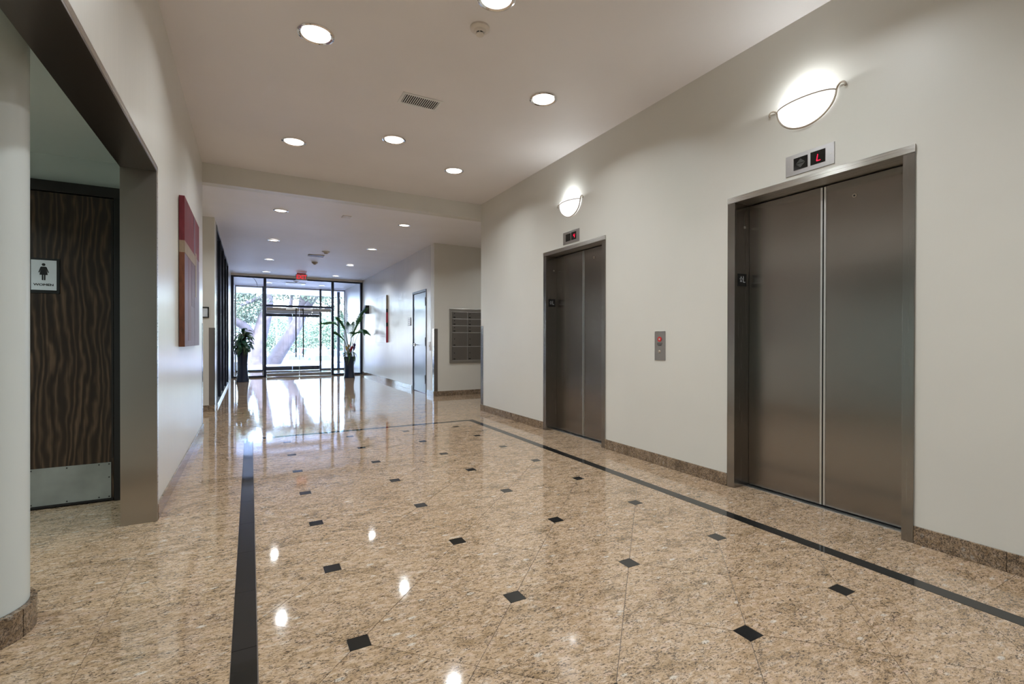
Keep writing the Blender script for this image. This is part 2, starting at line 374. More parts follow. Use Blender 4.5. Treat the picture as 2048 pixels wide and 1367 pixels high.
# ------------------------------------------------------------------ floor pieces
SX, SY = .671, .6664; FX0, FX1 = .022, .022+4*SX; FYE = 6.182; CX0, CY0 = FX0+SX/2, 1.8466
JG = .0017
tiles = []   # (area weight, poly, mat, name)
CH = .038    # half size of the black inlay squares
def clip(poly, a, b, c):
    """keep a*x+b*y<=c"""
    out = []
    for i in range(len(poly)):
        p, q = poly[i], poly[(i+1) % len(poly)]; dp, dq = a*p[0]+b*p[1]-c, a*q[0]+b*q[1]-c
        if dp <= 0: out.append(p)
        if dp*dq < 0:
            t = dp/(dp-dq); out.append((p[0]+(q[0]-p[0])*t, p[1]+(q[1]-p[1])*t))
    return out
def area(p): return abs(sum(p[i][0]*p[(i+1) % len(p)][1]-p[(i+1) % len(p)][0]*p[i][1] for i in range(len(p))))/2
def addtile(poly, mat, name):
    if len(poly) < 3 or area(poly) < .0008: return
    tiles.append((poly, mat, name))
J0 = -9
for j in range(J0, 8):
    for i in range(0, 5):
        # diamonds whose left/right (or top/bottom) corners sit on inlays
        for (cx, cy, horiz) in ((CX0+(i-.5)*SX, CY0+(j)*SY, True), (CX0+i*SX, CY0+(j+.5)*SY, False)):
            hx, hy = SX/2, SY/2; g = JG
            P = [(cx-hx+g, cy), (cx, cy-hy+g), (cx+hx-g, cy), (cx, cy+hy-g)]
            if horiz: P = clip(P, 1, 0, cx+hx-CH-g); P = clip(P, -1, 0, -(cx-hx+CH+g))
            else: P = clip(P, 0, 1, cy+hy-CH-g); P = clip(P, 0, -1, -(cy-hy+CH+g))
            P = clip(P, -1, 0, -(FX0+g)); P = clip(P, 1, 0, FX1-g); P = clip(P, 0, 1, FYE-g)
            if len(P) >= 3 and max(p[1] for p in P) > YBK+.3 and cy > YBK+.3: addtile(P, 'granite', 'tile')
for j in range(J0, 7):
    for i in range(4):
        cx, cy = CX0+i*SX, CY0+j*SY
        if cy < -1.5 or cy > FYE: continue
        addtile([(cx-CH, cy-CH), (cx+CH, cy-CH), (cx+CH, cy+CH), (cx-CH, cy+CH)], 'black', 'inlay_tile')
def rect(x0, x1, y0, y1): return [(x0, y0), (x1, y0), (x1, y1), (x0, y1)]
def rowtiles(x0, x1, ya, yb, j0, mat, name, pitch=.457):
    k = math.floor((ya-j0)/pitch); 
    while j0+k*pitch < yb:
        a, b = max(ya, j0+k*pitch), min(yb, j0+(k+1)*pitch)
        if b-a > .02: addtile(rect(x0+JG/2, x1-JG/2, a+JG/2, b-JG/2), mat, name)
        k += 1
SW = .084; SLx = FX0-SW; SRx = FX1+SW; SE = FYE+SW
rowtiles(SLx, FX0-.001, YBK, SE, 2.01, 'black', 'border_tile'); rowtiles(FX1+.001, SRx, YBK, SE, 1.07, 'black', 'border_tile')
k = FX0
while k < FX1-.02:
    addtile(rect(k+JG/2, min(k+.457, FX1)-JG/2, FYE+JG/2, SE-JG/2), 'black', 'border_tile'); k += .457
rowtiles(XL, SLx, YBK, SE, 2.24, 'granite', 'tile'); rowtiles(SRx, XR, YBK, SE, .848, 'granite', 'tile')
for k in range(2):    # sills in front of the elevator doors
    addtile(rect(XR+.001, XR+.115, EL[k][0]+.02, EL[k][1]-.02), 'granite', 'tile')
for q in range(5): rowtiles(XL-.457*(q+1), XL-.457*q, YBK, 4.34, 2.25+.2285*(q % 2)*0, 'granite', 'tile')
# corridor and recesses
nx_ = 8; pw = (XR-XL)/nx_
for q in range(nx_): rowtiles(XL+q*pw, XL+(q+1)*pw, SE, 16.20, SE, 'granite', 'tile', .4746)
for q in range(7): rowtiles(XR+.45*q, XR+.45*(q+1), YC, YM, SE, 'granite', 'tile', .4746)
for q in range(4): rowtiles(XL-.47*(q+1), XL-.47*q, 7.05, 8.93, SE, 'granite', 'tile', .4746)
for q in range(nx_): rowtiles(XL+q*pw, XL+(q+1)*pw, 16.24, YO, 16.24, 'granite', 'tile', .457)
def tilebm(bm, poly, tilt=0.0007):
    cx = sum(p[0] for p in poly)/len(poly); cy = sum(p[1] for p in poly)/len(poly)
    ax, ay = rng.normal(0, tilt, 2); ax = max(-.0016, min(.0016, ax)); ay = max(-.0016, min(.0016, ay))
    top = [bm.verts.new((x, y, (x-cx)*ax+(y-cy)*ay)) for x, y in poly]; bot = [bm.verts.new((x, y, -.0032)) for x, y in poly]
    n = len(poly); bm.faces.new(top)
    for i in range(n): bm.faces.new((top[i], bot[i], bot[(i+1) % n], top[(i+1) % n]))
def big(t):
    p = t[0]; cx = sum(a for a, b in p)/len(p); cy = sum(b for a, b in p)/len(p)
    d = cx*fw.x+cy*fw.y
    if d < .9: return -1
    lat = abs(cx*rt.x+cy*rt.y)
    if lat/d > 1.35: return -1
    return area(p)/d**3
gran = [t for t in tiles if t[2] == 'tile']; gran.sort(key=lambda t: -big(t)); rest = []
joined = bmesh.new(); jb = bmesh.new()
for t in gran[:290]:
    if big(t) <= 0: rest.append(t); continue
    bm = bmesh.new(); tilebm(bm, t[0]); obj('tile', bm, t[1], FLOOR)
for t in gran[290:]+rest: tilebm(joined, t[0])
o = obj('far_tiles', joined, 'granite', FLOOR); o['kind'] = 'stuff'
for t in tiles:
    if t[2] == 'tile': continue
    if big(t) <= 0: tilebm(jb, t[0]); continue
    bm = bmesh.new(); tilebm(bm, t[0], .0004); obj(t[2], bm, t[1], FLOOR)
if len(jb.verts): o = obj('hidden_border_tiles', jb, 'black', FLOOR); o['kind'] = 'stuff'
else: jb.free()

# ------------------------------------------------------------------ baseboards (granite pieces)
BH = .099; BT = .012
def baseboard(name, kind, fixed, a, b, sgn, pitch=.61, off=0, label=None):
    """kind 'x': board on a wall x=fixed, running along y; sgn = direction into the room"""
    R = root(name, label, None, (0, 0, 0), kind='structure')
    k = a
    while k < b-.005:
        e = min(b, k+pitch); lo, hi = k+.0008, e-.0008
        if kind == 'x': bm = B(min(fixed, fixed+sgn*BT), max(fixed, fixed+sgn*BT), lo, hi, .0005, BH, bev=.0015)
        else: bm = B(lo, hi, min(fixed, fixed+sgn*BT), max(fixed, fixed+sgn*BT), .0005, BH, bev=.0015)
        obj('baseboard_tile', bm, 'granite_base', R); k = e
    return R
baseboard('baseboard_right', 'x', XR, YBK+1, EL[0][0], -1, label='granite baseboard right of the near elevator')
baseboard('baseboard_between', 'x', XR, EL[0][1], EL[1][0], -1, label='granite baseboard between the two elevators')
baseboard('baseboard_right_far', 'x', XR, EL[1][1], YC, -1, label='granite baseboard left of the far elevator')
baseboard('baseboard_left', 'x', XL, 3.715, 7.05, 1, label='granite baseboard below the red painting')
baseboard('baseboard_mailbox', 'y', YM, XB+.0, 6.4, -1, label='granite baseboard under the mailboxes')
baseboard('baseboard_corridor_right', 'x', XB, D1+.05, YW-.03, -1, .75, label='granite baseboard of the corridor between grey door and entrance')
baseboard('baseboard_corridor_corner', 'x', XB, YM, D0-.05, -1, label='short granite baseboard beside the grey door')
baseboard('baseboard_recess_left', 'y', 8.93, -2.3, XG, -1, label='granite baseboard of the left recess')

# ------------------------------------------------------------------ round column at left edge
cc = (-.952, 2.564)
R = root('round_column', 'smooth pale painted round column with granite base at the left edge of the photo', 'column', (cc[0], cc[1], 0))
bm = bmesh.new(); lathe(bm, [(.178, .0), (.178, .108), (.180, .11), (.184, 2.39)], cc, 64); obj('shaft', bm, 'column', R, smooth=True)
nb = 14
for i in range(nb):
    bm = bmesh.new(); a0 = 2*pi*i/nb+.012-.35; a1 = 2*pi*(i+1)/nb-.35
    P = [(cc[0]+r*math.cos(a), cc[1]+r*math.sin(a)) for r, a in ((.181, a0), (.2005, a0+.004), (.2015, (a0+a1)/2), (.2005, a1-.004), (.181, a1), (.181, (a0+a1)/2))]
    prism(bm, P, .0005, .108); obj('base_tile', bm, 'granite_dark', R)

# ------------------------------------------------------------------ steel cased opening
R = root('cased_opening', 'brushed stainless steel casing around the opening to the restroom alcove', 'door frame', (-.607, 3.69, 0))
T = .012
obj('jamb', Bs((XLB-.004, XL+.008, 3.688, 3.70, .0005, 2.190), bev=.001), 'steel_j', R)
obj('jamb_lip', B(XL+.0005, XL+.009, 3.7005, 3.730, .0005, 2.232, bev=.002), 'steel_h', R, label='bright narrow edge strip')
obj('header', Bs((XLB-.004, XL+.008, -1.19, 3.6995, 2.190, 2.2015), bev=.001), 'steel_s', R)
obj('header_lip', B(XL+.0005, XL+.009, -1.19, 3.700, 2.202, 2.232, bev=.002), 'steel_h', R, label='bright narrow edge strip')

# ------------------------------------------------------------------ restroom door
DY = 4.316
R = root('door_1', 'dark walnut restroom door with worn metal kick plate in black frame', None, (-1.28, DY, 0), kind='structure')
obj('frame', Bs((-.845, -.803, DY-.02, 4.42, .0005, 2.205), (-1.80, -1.758, DY-.02, 4.42, .0005, 2.205), (-1.80, -.803, DY-.021, 4.42, 2.135, 2.206), (-.862, -.845, DY+.03, 4.42, .0005, 2.135), (-1.758, -.845, DY+.03, 4.42, 2.118, 2.135), bev=.002), 'darkframe', R)
LF = obj('leaf', B(-1.752, -.850, DY-.002, DY+.028, .010, 2.130, bev=.001), 'wood', R)
obj('edge_guard', B(-.862, -.852, DY-.0045, DY-.0022, .30, 2.12), 'darkframe', R)
KP = obj('kick_plate', B(-1.745, -.864, DY-.0045, DY-.0022, .022, .274, bev=.0006), 'kick', R)
for x, z in [(x, z) for x in (-1.28, -1.10, -.93, -.875) for z in (.262, .034)] + [(-.875, .17)]:
    bm = bmesh.new(); cyl(bm, (x, DY-.0060, z), (x, DY-.0046, z), .0045, 10); obj('screw', bm, 'darkframe', KP)
obj('door_sweep', B(-1.752, -.852, DY-.012, DY-.0022, .008, .020), 'darkframe', R)
# sign
R = root('restroom_sign', 'small WOMEN restroom sign with pictogram on the dark walnut door', 'sign', (-1.21, DY-.002, 1.565))
Yf = DY-.0025
obj('backplate', B(-1.292, -1.133, Yf-.004, Yf, 1.448, 1.683, bev=.001), 'blackp', R)
obj('sign_face', B(-1.276, -1.149, Yf-.0058, Yf-.0041, 1.470, 1.670), 'signface', R)
Ys = Yf-.0072; bm = bmesh.new(); cx = -1.2135; zs = 1.6
cyl(bm, (cx, Ys, 1.640), (cx, Yf-.0059, 1.640), .0092, 20)
prism(bm, [(cx-.012, 1.626), (cx+.012, 1.626), (cx+.0205, 1.571), (cx-.0205, 1.571)], Ys, Yf-.0059, 'y')
for s in (-1, 1):
    prism(bm, [(cx+s*.009, 1.626), (cx+s*.0155, 1.623), (cx+s*.026, 1.588), (cx+s*.0215, 1.586)][::s], Ys, Yf-.0059, 'y')
    prism(bm, [(cx+s*.0018, 1.5712), (cx+s*.0088, 1.5712), (cx+s*.0088, 1.536), (cx+s*.0018, 1.536)][::s], Ys, Yf-.0059, 'y')
obj('pictogram', bm, 'blackp', R)
tex_obj('lettering', 'WOMEN', .0215, .0006, 'blackp', R, (cx, Yf-.0066, 1.505), '-y', 0, 1.2, dbl=.0006)
bm = bmesh.new()
for k_, (dx, dz) in enumerate(((0, 0), (.003, -.003), (.009, 0), (.009, -.003), (.012, -.003), (.018, 0), (.021, 0), (.018, -.006))):
    cyl(bm, (cx-.010+dx, Yf-.0066, 1.486+dz), (cx-.010+dx, Yf-.0059, 1.486+dz), .0009, 6)
obj('braille', bm, 'signface', R)

# ------------------------------------------------------------------ elevators
def elevator(k):
    a, b = EL[k]; nm = ('near', 'far')[k]; XD = 3.440 if k == 0 else 3.430
    R = root('elevator', ('closed brushed steel elevator doors and frame nearest the camera, under the L indicator', 'closed narrower-looking elevator doors farther down the wall, under the 4 indicator')[k], 'elevator', (XR, (a+b)/2, 0))
    xo = XR-.011; ja, jb = a+.058, b-.065; zt = 2.197
    obj('jamb', Bs((xo, XD+.03, b-.065, b-.001, .0005, zt), bev=.0015), 'steel_f', R)
    obj('jamb', Bs((xo, XD+.03, a+.001, a+.058, .0005, zt), bev=.0015), 'steel_f', R)
    obj('header', Bs((xo-.003, XD+.03, a, b, zt+.001, 2.243), bev=.0015), 'steel_h', R)
    ym = (ja+jb)/2-.016; zb = .012
    for (p, q) in ((ja+.001, ym-.0035), (ym+.0035, jb-.001)):
        P = obj('door_panel', B(XD, XD+.028, p, q, zb, 2.19, bev=.0012), 'steel_v', R)
        e = q if abs(q-(ym-.0035)) < 1e-5 else p; e0, e1 = (e-.014, e-.0012) if e == q else (e+.0012, e+.014)
        obj('edge_strip', B(XD-.003, XD-.0002, e0, e1, zb+.002, 2.187), 'alu', P, label='pale aluminium meeting edge')
        if p < ym-.1:
            bm = bmesh.new(); cyl(bm, (XD-.004, 1.645+(a-EL[0][0]), 2.08), (XD-.0002, 1.645+(a-EL[0][0]), 2.08), .013, 20); lk = obj('lock_escutcheon', bm, 'iron', P)
            bm = bmesh.new(); cyl(bm, (XD-.0055, 1.645+(a-EL[0][0]), 2.08), (XD-.0041, 1.645+(a-EL[0][0]), 2.08), .006, 16); obj('keyhole', bm, 'blackp', R)
    obj('gap', B(XD+.006, XD+.02, ym-.0034, ym+.0034, zb, 2.185), 'void', R)
    S = obj('sill', Bs((XD-.048, XD-.030, ja, jb, -.0025, .004), (XD-.012, XD+.03, ja, jb, -.0025, .004), (XD-.030, XD-.012, ja, jb, -.0025, -.0015)), 'alu', R)
    obj('sill_groove', Bs((XD-.030, XD-.012, ja, jb, -.0014, .0012)), 'void', S)
    for p, q in ((ym+.16, ym+.25), (ym-.25, ym-.16), (ja+.01, ja+.09)): obj('sill_insert', B(XD-.0295, XD-.0125, p, q, .0014, .0042), 'alu', S)
    bm = bmesh.new(); cyl(bm, (3.384, jb-.004, 2.02), (3.384, jb-.0001, 2.02), .010, 16); obj('key_switch', bm, 'steel_h', R)
    # star / L plate on far jamb, faces the camera (-y)
    yp = jb-.0004
    Pp = obj('floor_plate', B(3.303, 3.404, yp-.003, yp, 1.560, 1.657, bev=.0006), 'blackp', R, label='black tactile plate with star and letter L')
    bm = bmesh.new(); cx, cz = 3.337, 1.612; ro, ri = .0165, .0075
    so = [(cx+(ro if i % 2 == 0 else ri)*math.sin(i*pi/5), cz+1.45*(ro if i % 2 == 0 else ri)*math.cos(i*pi/5)) for i in range(10)]
    for i in range(10):
        p, q = so[i], so[(i+1) % 10]; tube(bm, [(p[0], yp-.0036, p[1]), (q[0], yp-.0036, q[1])], .0012, 6)
    obj('star', bm, 'signface', Pp)
    obj('letter', Bs((3.362, 3.3655, yp-.0042, yp-.003, 1.590, 1.638), (3.362, 3.386, yp-.0042, yp-.003, 1.590, 1.5945)), 'signface', Pp)
    return R
for k in range(2): elevator(k)

def segs(chars, yc, zc, x, h, R, parent):
    """italic LED digit facing -x; screen right = -y"""
    S = {'L': [((0, 1), (0, 0)), ((0, 0), (.62, 0))], '4': [((0, 1), (0, .5)), ((0, .5), (.62, .5)), ((.62, 1), (.62, 0))]}[chars]
    bm = bmesh.new()
    for (p, q) in S:
        P = []
        for (u, v) in (p, q): P.append((x, yc-(u-.31)*h*.9-(v-.5)*h*.16, zc+(v-.5)*h))
        tube(bm, P, .0024, 6)
    obj('led_digit', bm, 'red_led', parent, label='glowing red %s' % ('letter L' if chars == 'L' else 'digit 4'))
def indicator(y0, y1, z0, z1, ch, label):
    R = root('floor_indicator', label, 'indicator panel', (XR, (y0+y1)/2, (z0+z1)/2))
    obj('faceplate', B(XR-.006, XR-.0005, y0, y1, z0, z1, bev=.001), 'plate', R)
    W = y1-y0; s1 = obj('display', B(XR-.008, XR-.0062, y1-.150, y1-.056, z0+.030, z1-.028, bev=.0005), 'screen', R)
    s2 = obj('display', B(XR-.008, XR-.0062, y0+.054, y0+.148, z0+.030, z1-.024, bev=.0005), 'screen', R)
    yc, zc = y1-.103, (z0+z1)/2; bm = bmesh.new()
    if ch == 'L':
        prism(bm, [(yc-.030, zc+.002), (yc, zc+.030), (yc+.030, zc+.002)], XR-.0092, XR-.0082, 'x'); prism(bm, [(yc-.030, zc-.002), (yc, zc-.030), (yc+.030, zc-.002)], XR-.0092, XR-.0082, 'x')
        obj('arrow', bm, 'arrow', s1, label='unlit direction arrows')
    else: bm.free()
    segs(ch, y0+.092, (z0+z1)/2, XR-.0095, .042, R, s2)
    for y in (y0+.022, y1-.022): bm = bmesh.new(); cyl(bm, (XR-.0075, y, zc), (XR-.0062, y, zc), .004, 10); obj('screw', bm, 'steel_h', R)
indicator(1.682, 1.998, 2.272, 2.412, 'L', 'steel floor indicator showing a red L above the near elevator')
indicator(4.380, 4.695, 2.270, 2.412, '4', 'steel floor indicator showing a red 4 above the far elevator')
# call station
R = root('call_station', 'narrow steel call plate with red ringed key switch between the two elevators', 'call button', (XR, 3.158, 1.09))
obj('faceplate', B(XR-.006, XR-.0005, 3.095, 3.222, .957, 1.222, bev=.001), 'plate', R)
def ringx(bm, x0, x1, y, z, r0, r1, n=24):
    P = []
    for r, x in ((r0, x0), (r0, x1), (r1, x1), (r1, x0)): P.append([bm.verts.new((x, y+r*math.cos(2*pi*i/n), z+r*math.sin(2*pi*i/n))) for i in range(n)])
    for A, Bq in zip(P, P[1:]+P[:1]):
        for i in range(n): bm.faces.new((A[i], A[(i+1) % n], Bq[(i+1) % n], Bq[i]))
bm = bmesh.new(); ringx(bm, XR-.0062, XR-.011, 3.160, 1.149, .011, .023); rg = obj('key_switch_ring', bm, 'red', R, label='bright red ring')
bm = bmesh.new(); cyl(bm, (XR-.0105, 3.160, 1.149), (XR-.0062, 3.160, 1.149), .0108, 20); obj('key_switch', bm, 'chrome', R)
bm = bmesh.new()
for zz, ww in ((1.113, .033), (1.104, .030), (1.0975, .026), (1.091, .020)):
    y = 3.160-ww
    while y < 3.160+ww: 
        l = random.choice((.008, .011, .014)); box(bm, XR-.0068, XR-.0062, y, min(y+l, 3.160+ww), zz-.0022, zz+.0022); y += l+.003
obj('small_print', bm, 'blackp', R)
bm = bmesh.new(); lathe(bm, [(.0001, .009), (.010, .008), (.013, .004), (.0145, 0)], (0, 0), 24)
bmesh.ops.rotate(bm, verts=bm.verts, matrix=Matrix.Rotation(-pi/2, 3, 'Y')); bmesh.ops.translate(bm, verts=bm.verts, vec=(XR-.0062, 3.162, 1.036)); obj('call_button', bm, 'iron', R, smooth=True)
for z in (.972, 1.208): bm = bmesh.new(); cyl(bm, (XR-.0075, 3.160, z), (XR-.0062, 3.160, z), .004, 10); obj('screw', bm, 'steel_h', R)

# ------------------------------------------------------------------ sconces
def sconce(yc, label):
    R = root('wall_sconce', label, 'wall lamp', (XR, yc, 2.66), group=None)
    a, b, d = .188, .155, .092; zt = 2.737; xw = XR-.004
    bm = bmesh.new(); nu, nv = 28, 12; G = []
    for j in range(nv+1):
        ph = (pi/2)*j/nv            # 0 at bottom -> rim
        row = []
        for i in range(nu+1):
            th = pi*i/nu
            # ellipsoid quarter; rim at top
            row.append(bm.verts.new((xw - d*math.sin(th)*math.sin(ph)**.9, yc + a*math.cos(th)*math.sin(ph), zt - b*math.cos(ph))))
        G.append(row)
    top = [bm.verts.new((v.co.x + (xw-v.co.x)*.0, v.co.y*1.0, zt+.022)) for v in G[-1]]
    G.append(top)
    for A, C in zip(G, G[1:]):
        for i in range(nu):
            try: bm.faces.new((A[i], A[i+1], C[i+1], C[i]))
            except ValueError: pass
    bmesh.ops.remove_doubles(bm, verts=bm.verts, dist=1e-5)
    obj('glass_bowl', bm, 'bowl', R, smooth=60)
    bm = bmesh.new(); tube(bm, [(xw-(d+.004)*math.sin(pi*i/24), yc+(a+.003)*math.cos(pi*i/24), zt) for i in range(25)], .0042, 8); obj('rim_band', bm, 'iron', R, smooth=True)
    pts = []
    def curl(s):   # from bowl side outwards, spiral end
        return [(xw-.006, yc+s*(a+.004), zt-.004), (xw-.010, yc+s*(a+.014), zt+.014), (xw-.014, yc+s*(a+.032), zt+.027), (xw-.016, yc+s*(a+.052), zt+.024), (xw-.014, yc+s*(a+.062), zt+.008), (xw-.012, yc+s*(a+.055), zt-.004)]
    arc = [(xw-.008, yc+(a+.005)*math.cos(pi+pi*i/28), zt+(b+.006)*math.sin(pi+pi*i/28)) for i in range(1, 28)]
    pts = smoothpts(curl(-1)[::-1], 4) + [V3(p) for p in arc] + smoothpts(curl(1), 4)
    n = len(pts); rad = [.0052 + .0035*min(1, abs(i-0)/8 if i < 8 else 1)*0 for i in range(n)]
    bm = bmesh.new(); tube(bm, pts, .0058, 8); obj('scroll_strap', bm, 'iron', R, smooth=True)
    bm = bmesh.new(); box(bm, XR-.003, XR-.0004, yc-.05, yc+.05, zt-.12, zt-.01); obj('wall_plate', bm, 'white', R)
    bm = bmesh.new(); lathe(bm, [(.0001, 0), (.022, .01), (.028, .035), (.018, .07), (.0001, .085)], (XR-.046, yc), 12); bmesh.ops.translate(bm, verts=bm.verts, vec=(0, 0, zt-.085)); obj('bulb', bm, 'lamp', R, smooth=True)
    l = bpy.data.lights.new('bulb_light', 'POINT'); l.energy = SCONCE; l.shadow_soft_size = .03; l.color = (.93, .98, 1.0); lo = bpy.data.objects.new('bulb_light', l); COL.objects.link(lo); lo.parent = R; lo.location = (-.048, 0, .102)
sconce(1.862, 'glowing frosted bowl sconce with scrolled iron ends above the near elevator')
sconce(4.545, 'smaller-looking glowing bowl sconce above the far elevator, beside the bulkhead')

# ------------------------------------------------------------------ recessed lights
def downlight(x, y, z, label, power, r=.125, col=(.92, .975, 1), grp=None):
    R = root('recessed_light', label, 'ceiling light', (x, y, z), group=grp)
    bm = bmesh.new(); lathe(bm, [(r, z-.0005), (r, z-.006), (r-.012, z-.010), (r-.024, z-.004), (r-.024, z-.0005)], (x, y), 40); obj('trim_ring', bm, 'chrome', R, smooth=True)
    bm = bmesh.new(); lathe(bm, [(.0001, z-.008), (r*.5, z-.0065), (r-.025, z-.003)], (x, y), 32); obj('diffuser', bm, 'lamp', R, smooth=True)
    l = bpy.data.lights.new('lamp_light', 'AREA'); l.shape = 'DISK'; l.size = r*.95; l.energy = power; l.color = col; l.spread = math.radians(142)
    lo = bpy.data.objects.new('lamp_light', l); COL.objects.link(lo); lo.parent = R; lo.location = (0, 0, -.011)
for x, y, s in ((1.381, 2.73, 'round recessed ceiling light cut by the top edge of the photo'), (.413, 3.677, 'large-looking round recessed light at upper left of the high ceiling'), (2.336, 3.667, 'round recessed light on the high ceiling nearest the right wall, beyond the smoke detector'),
                (1.378, 5.198, 'frameless-looking round recessed light in the middle of the high ceiling, behind the vent'), (.424, 5.786, 'round recessed light at the left near the bulkhead on the high ceiling'), (2.31, 5.773, 'round recessed light on the high ceiling closest to the bulkhead at right')):
    downlight(x, y, ZC, s, DOWN)
for x, y, s in ((.41, 1.6, 'above the camera, left row'), (2.33, 1.6, 'above the near elevator, right row'), (1.38, .3, 'in the middle just behind the camera'), (.41, -.8, 'behind the camera, left row'), (2.33, -.8, 'behind the camera, right row'), (1.38, -2.4, 'farthest behind the camera')):
    downlight(x, y, ZC, 'added unseen fill light on the high ceiling ' + s, DOWN)  # unseen downlights added above and behind the camera for extra fill
nth = ['first', 'second', 'third', 'farthest']
for i, y in enumerate((7.98, 10.43, 12.97, 15.35)):
    downlight(.402, y, ZL-.004, 'recessed light on the left row of the low corridor ceiling, %s from the bulkhead' % nth[i], DOWN_FAR, .105)
    downlight(2.29, y, ZL-.004, 'recessed light on the right row of the low corridor ceiling, %s from the bulkhead' % nth[i], DOWN_FAR, .105)
downlight(4.6, 8.1, ZL-.004, 'recessed light in the mailbox recess', DOWN_FAR*.6, .105)
downlight(-1.6, 8.0, ZL-.004, 'recessed light in the left recess', DOWN_FAR*.6, .105)
downlight(-2.0, 3.2, 2.388, 'recessed light in the restroom alcove, out of frame', 20, .1, (.85, 1, 1))
downlight(-2.0, 1.0, 2.388, 'second recessed light in the restroom alcove, out of frame', 22, .1, (.85, 1, 1))

# ------------------------------------------------------------------ ceiling items
def vent(x0, x1, y0, y1, z, n, label, louvre_dir='y'):
    R = root('air_vent', label, 'air vent', ((x0+x1)/2, (y0+y1)/2, z))
    m = .026
    obj('frame', Bs((x0, x1, y0, y0+m, z-.006, z-.0004), (x0, x1, y1-m, y1, z-.006, z-.0004), (x0, x0+m, y0+m, y1-m, z-.006, z-.0004), (x1-m, x1, y0+m, y1-m, z-.006, z-.0004)), 'white', R)
    obj('dark_opening', B(x0+m, x1-m, y0+m, y1-m, z-.0018, z-.0004), 'void', R)
    for i in range(n):
        c = x0+m+(x1-x0-2*m)*(i+.5)/n; w = (x1-x0-2*m)/n*.38
        obj('louvre', B(c-w/2, c+w/2, y0+m, y1-m, z-.0055, z-.0019), 'white', R)
vent(1.185, 1.555, 4.15, 4.36, ZC, 17, 'rectangular louvred air vent in the high ceiling')
def smoke(x, y, z, label, r=.068):
    R = root('smoke_detector', label, 'smoke detector', (x, y, z))
    bm = bmesh.new(); lathe(bm, [(r, z-.0004), (r, z-.012), (r*.9, z-.018), (r*.62, z-.022), (r*.55, z-.034), (r*.42, z-.038)], (x, y), 32); obj('base', bm, 'cream', R, smooth=30)
    bm = bmesh.new(); lathe(bm, [(r*.36, z-.036), (r*.36, z-.046)], (x, y), 24); obj('dark_slots', bm, 'blackp', R)
    bm = bmesh.new(); lathe(bm, [(r*.42, z-.046), (r*.40, z-.053), (.0001, z-.056)], (x, y), 24)
    for k in range(6): a = k*pi/3; box(bm, x+r*.37*math.cos(a)-.003, x+r*.37*math.cos(a)+.003, y+r*.37*math.sin(a)-.003, y+r*.37*math.sin(a)+.003, z-.047, z-.036)
    obj('sensor_cap', bm, 'cream', R, smooth=30)
smoke(1.412, 3.045, ZC, 'beige smoke detector on the high ceiling near the top of the photo')
smoke(1.46, 11.2, ZL-.006, 'small smoke detector on the low corridor ceiling in front of the exit sign', .085)
R = root('linear_diffuser', 'slim dark slot diffuser on the low corridor ceiling', 'air vent', (1.33, 11.85, ZL-.006))
obj('frame', Bs((1.16, 1.50, 11.75, 11.78, ZL-.02, ZL-.0065), (1.16, 1.50, 11.92, 11.95, ZL-.02, ZL-.0065)), 'iron', R); obj('slot', B(1.16, 1.50, 11.78, 11.92, ZL-.014, ZL-.0065), 'darkframe', R)
bm = bmesh.new(); lathe(bm, [(.075, ZL-.006), (.07, ZL-.02), (.02, ZL-.062), (.0001, ZL-.066)], (1.42, 12.9), 24); solo('ceiling_sensor', bm, 'iron', 'small cone-shaped dark sensor on the low ceiling beside the exit sign', 'sensor', (1.42, 12.9, ZL-.006), smooth=True)
solo('ceiling_cover', B(1.27, 1.40, 7.82, 7.95, ZL-.011, ZL-.0045), 'cream', 'small flat beige cover plate on the low ceiling just past the bulkhead', 'cover plate', (1.335, 7.885, ZL-.005))
# exit sign
R = root('exit_sign', 'ceiling hung EXIT sign with glowing red letters before the glass entrance', 'exit sign', (1.31, 15.2, ZL-.006))
obj('canopy', B(1.19, 1.43, 15.16, 15.24, ZL-.035, ZL-.0065, bev=.004), 'red', R)  # canopy coloured red to paint in the glow of the letters
obj('housing', B(1.155, 1.465, 15.175, 15.225, 2.872, ZL-.0355, bev=.004), 'mailf', R)
tex_obj('lettering', 'EXIT', .165, .003, 'red_exit', R, (1.31, 15.170, 2.963), '-y', .002, .82)
# vestibule ceiling diffuser + sprinkler
R = root('vestibule_diffuser', 'grey rectangular ceiling diffuser inside the entrance vestibule', 'air vent', (1.36, 18.1, ZL-.006))
obj('frame', Bs((1.06, 1.68, 17.9, 18.02, ZL-.02, ZL-.0065), (1.06, 1.68, 18.2, 18.32, ZL-.02, ZL-.0065), (1.06, 1.16, 18.02, 18.2, ZL-.02, ZL-.0065), (1.58, 1.68, 18.02, 18.2, ZL-.02, ZL-.0065)), 'plate', R)
obj('slot', B(1.16, 1.58, 18.02, 18.2, ZL-.012, ZL-.0065), 'mailf', R)
smoke(1.33, 17.3, ZL-.006, 'smoke detector on the vestibule ceiling seen through the entrance glass', .09)
for x, y, s in ((.55, 18.3, 'left'), (2.25, 18.3, 'right')): downlight(x, y, ZL-.008, 'recessed light on the %s of the vestibule ceiling beyond the glass' % s, 8, .1)

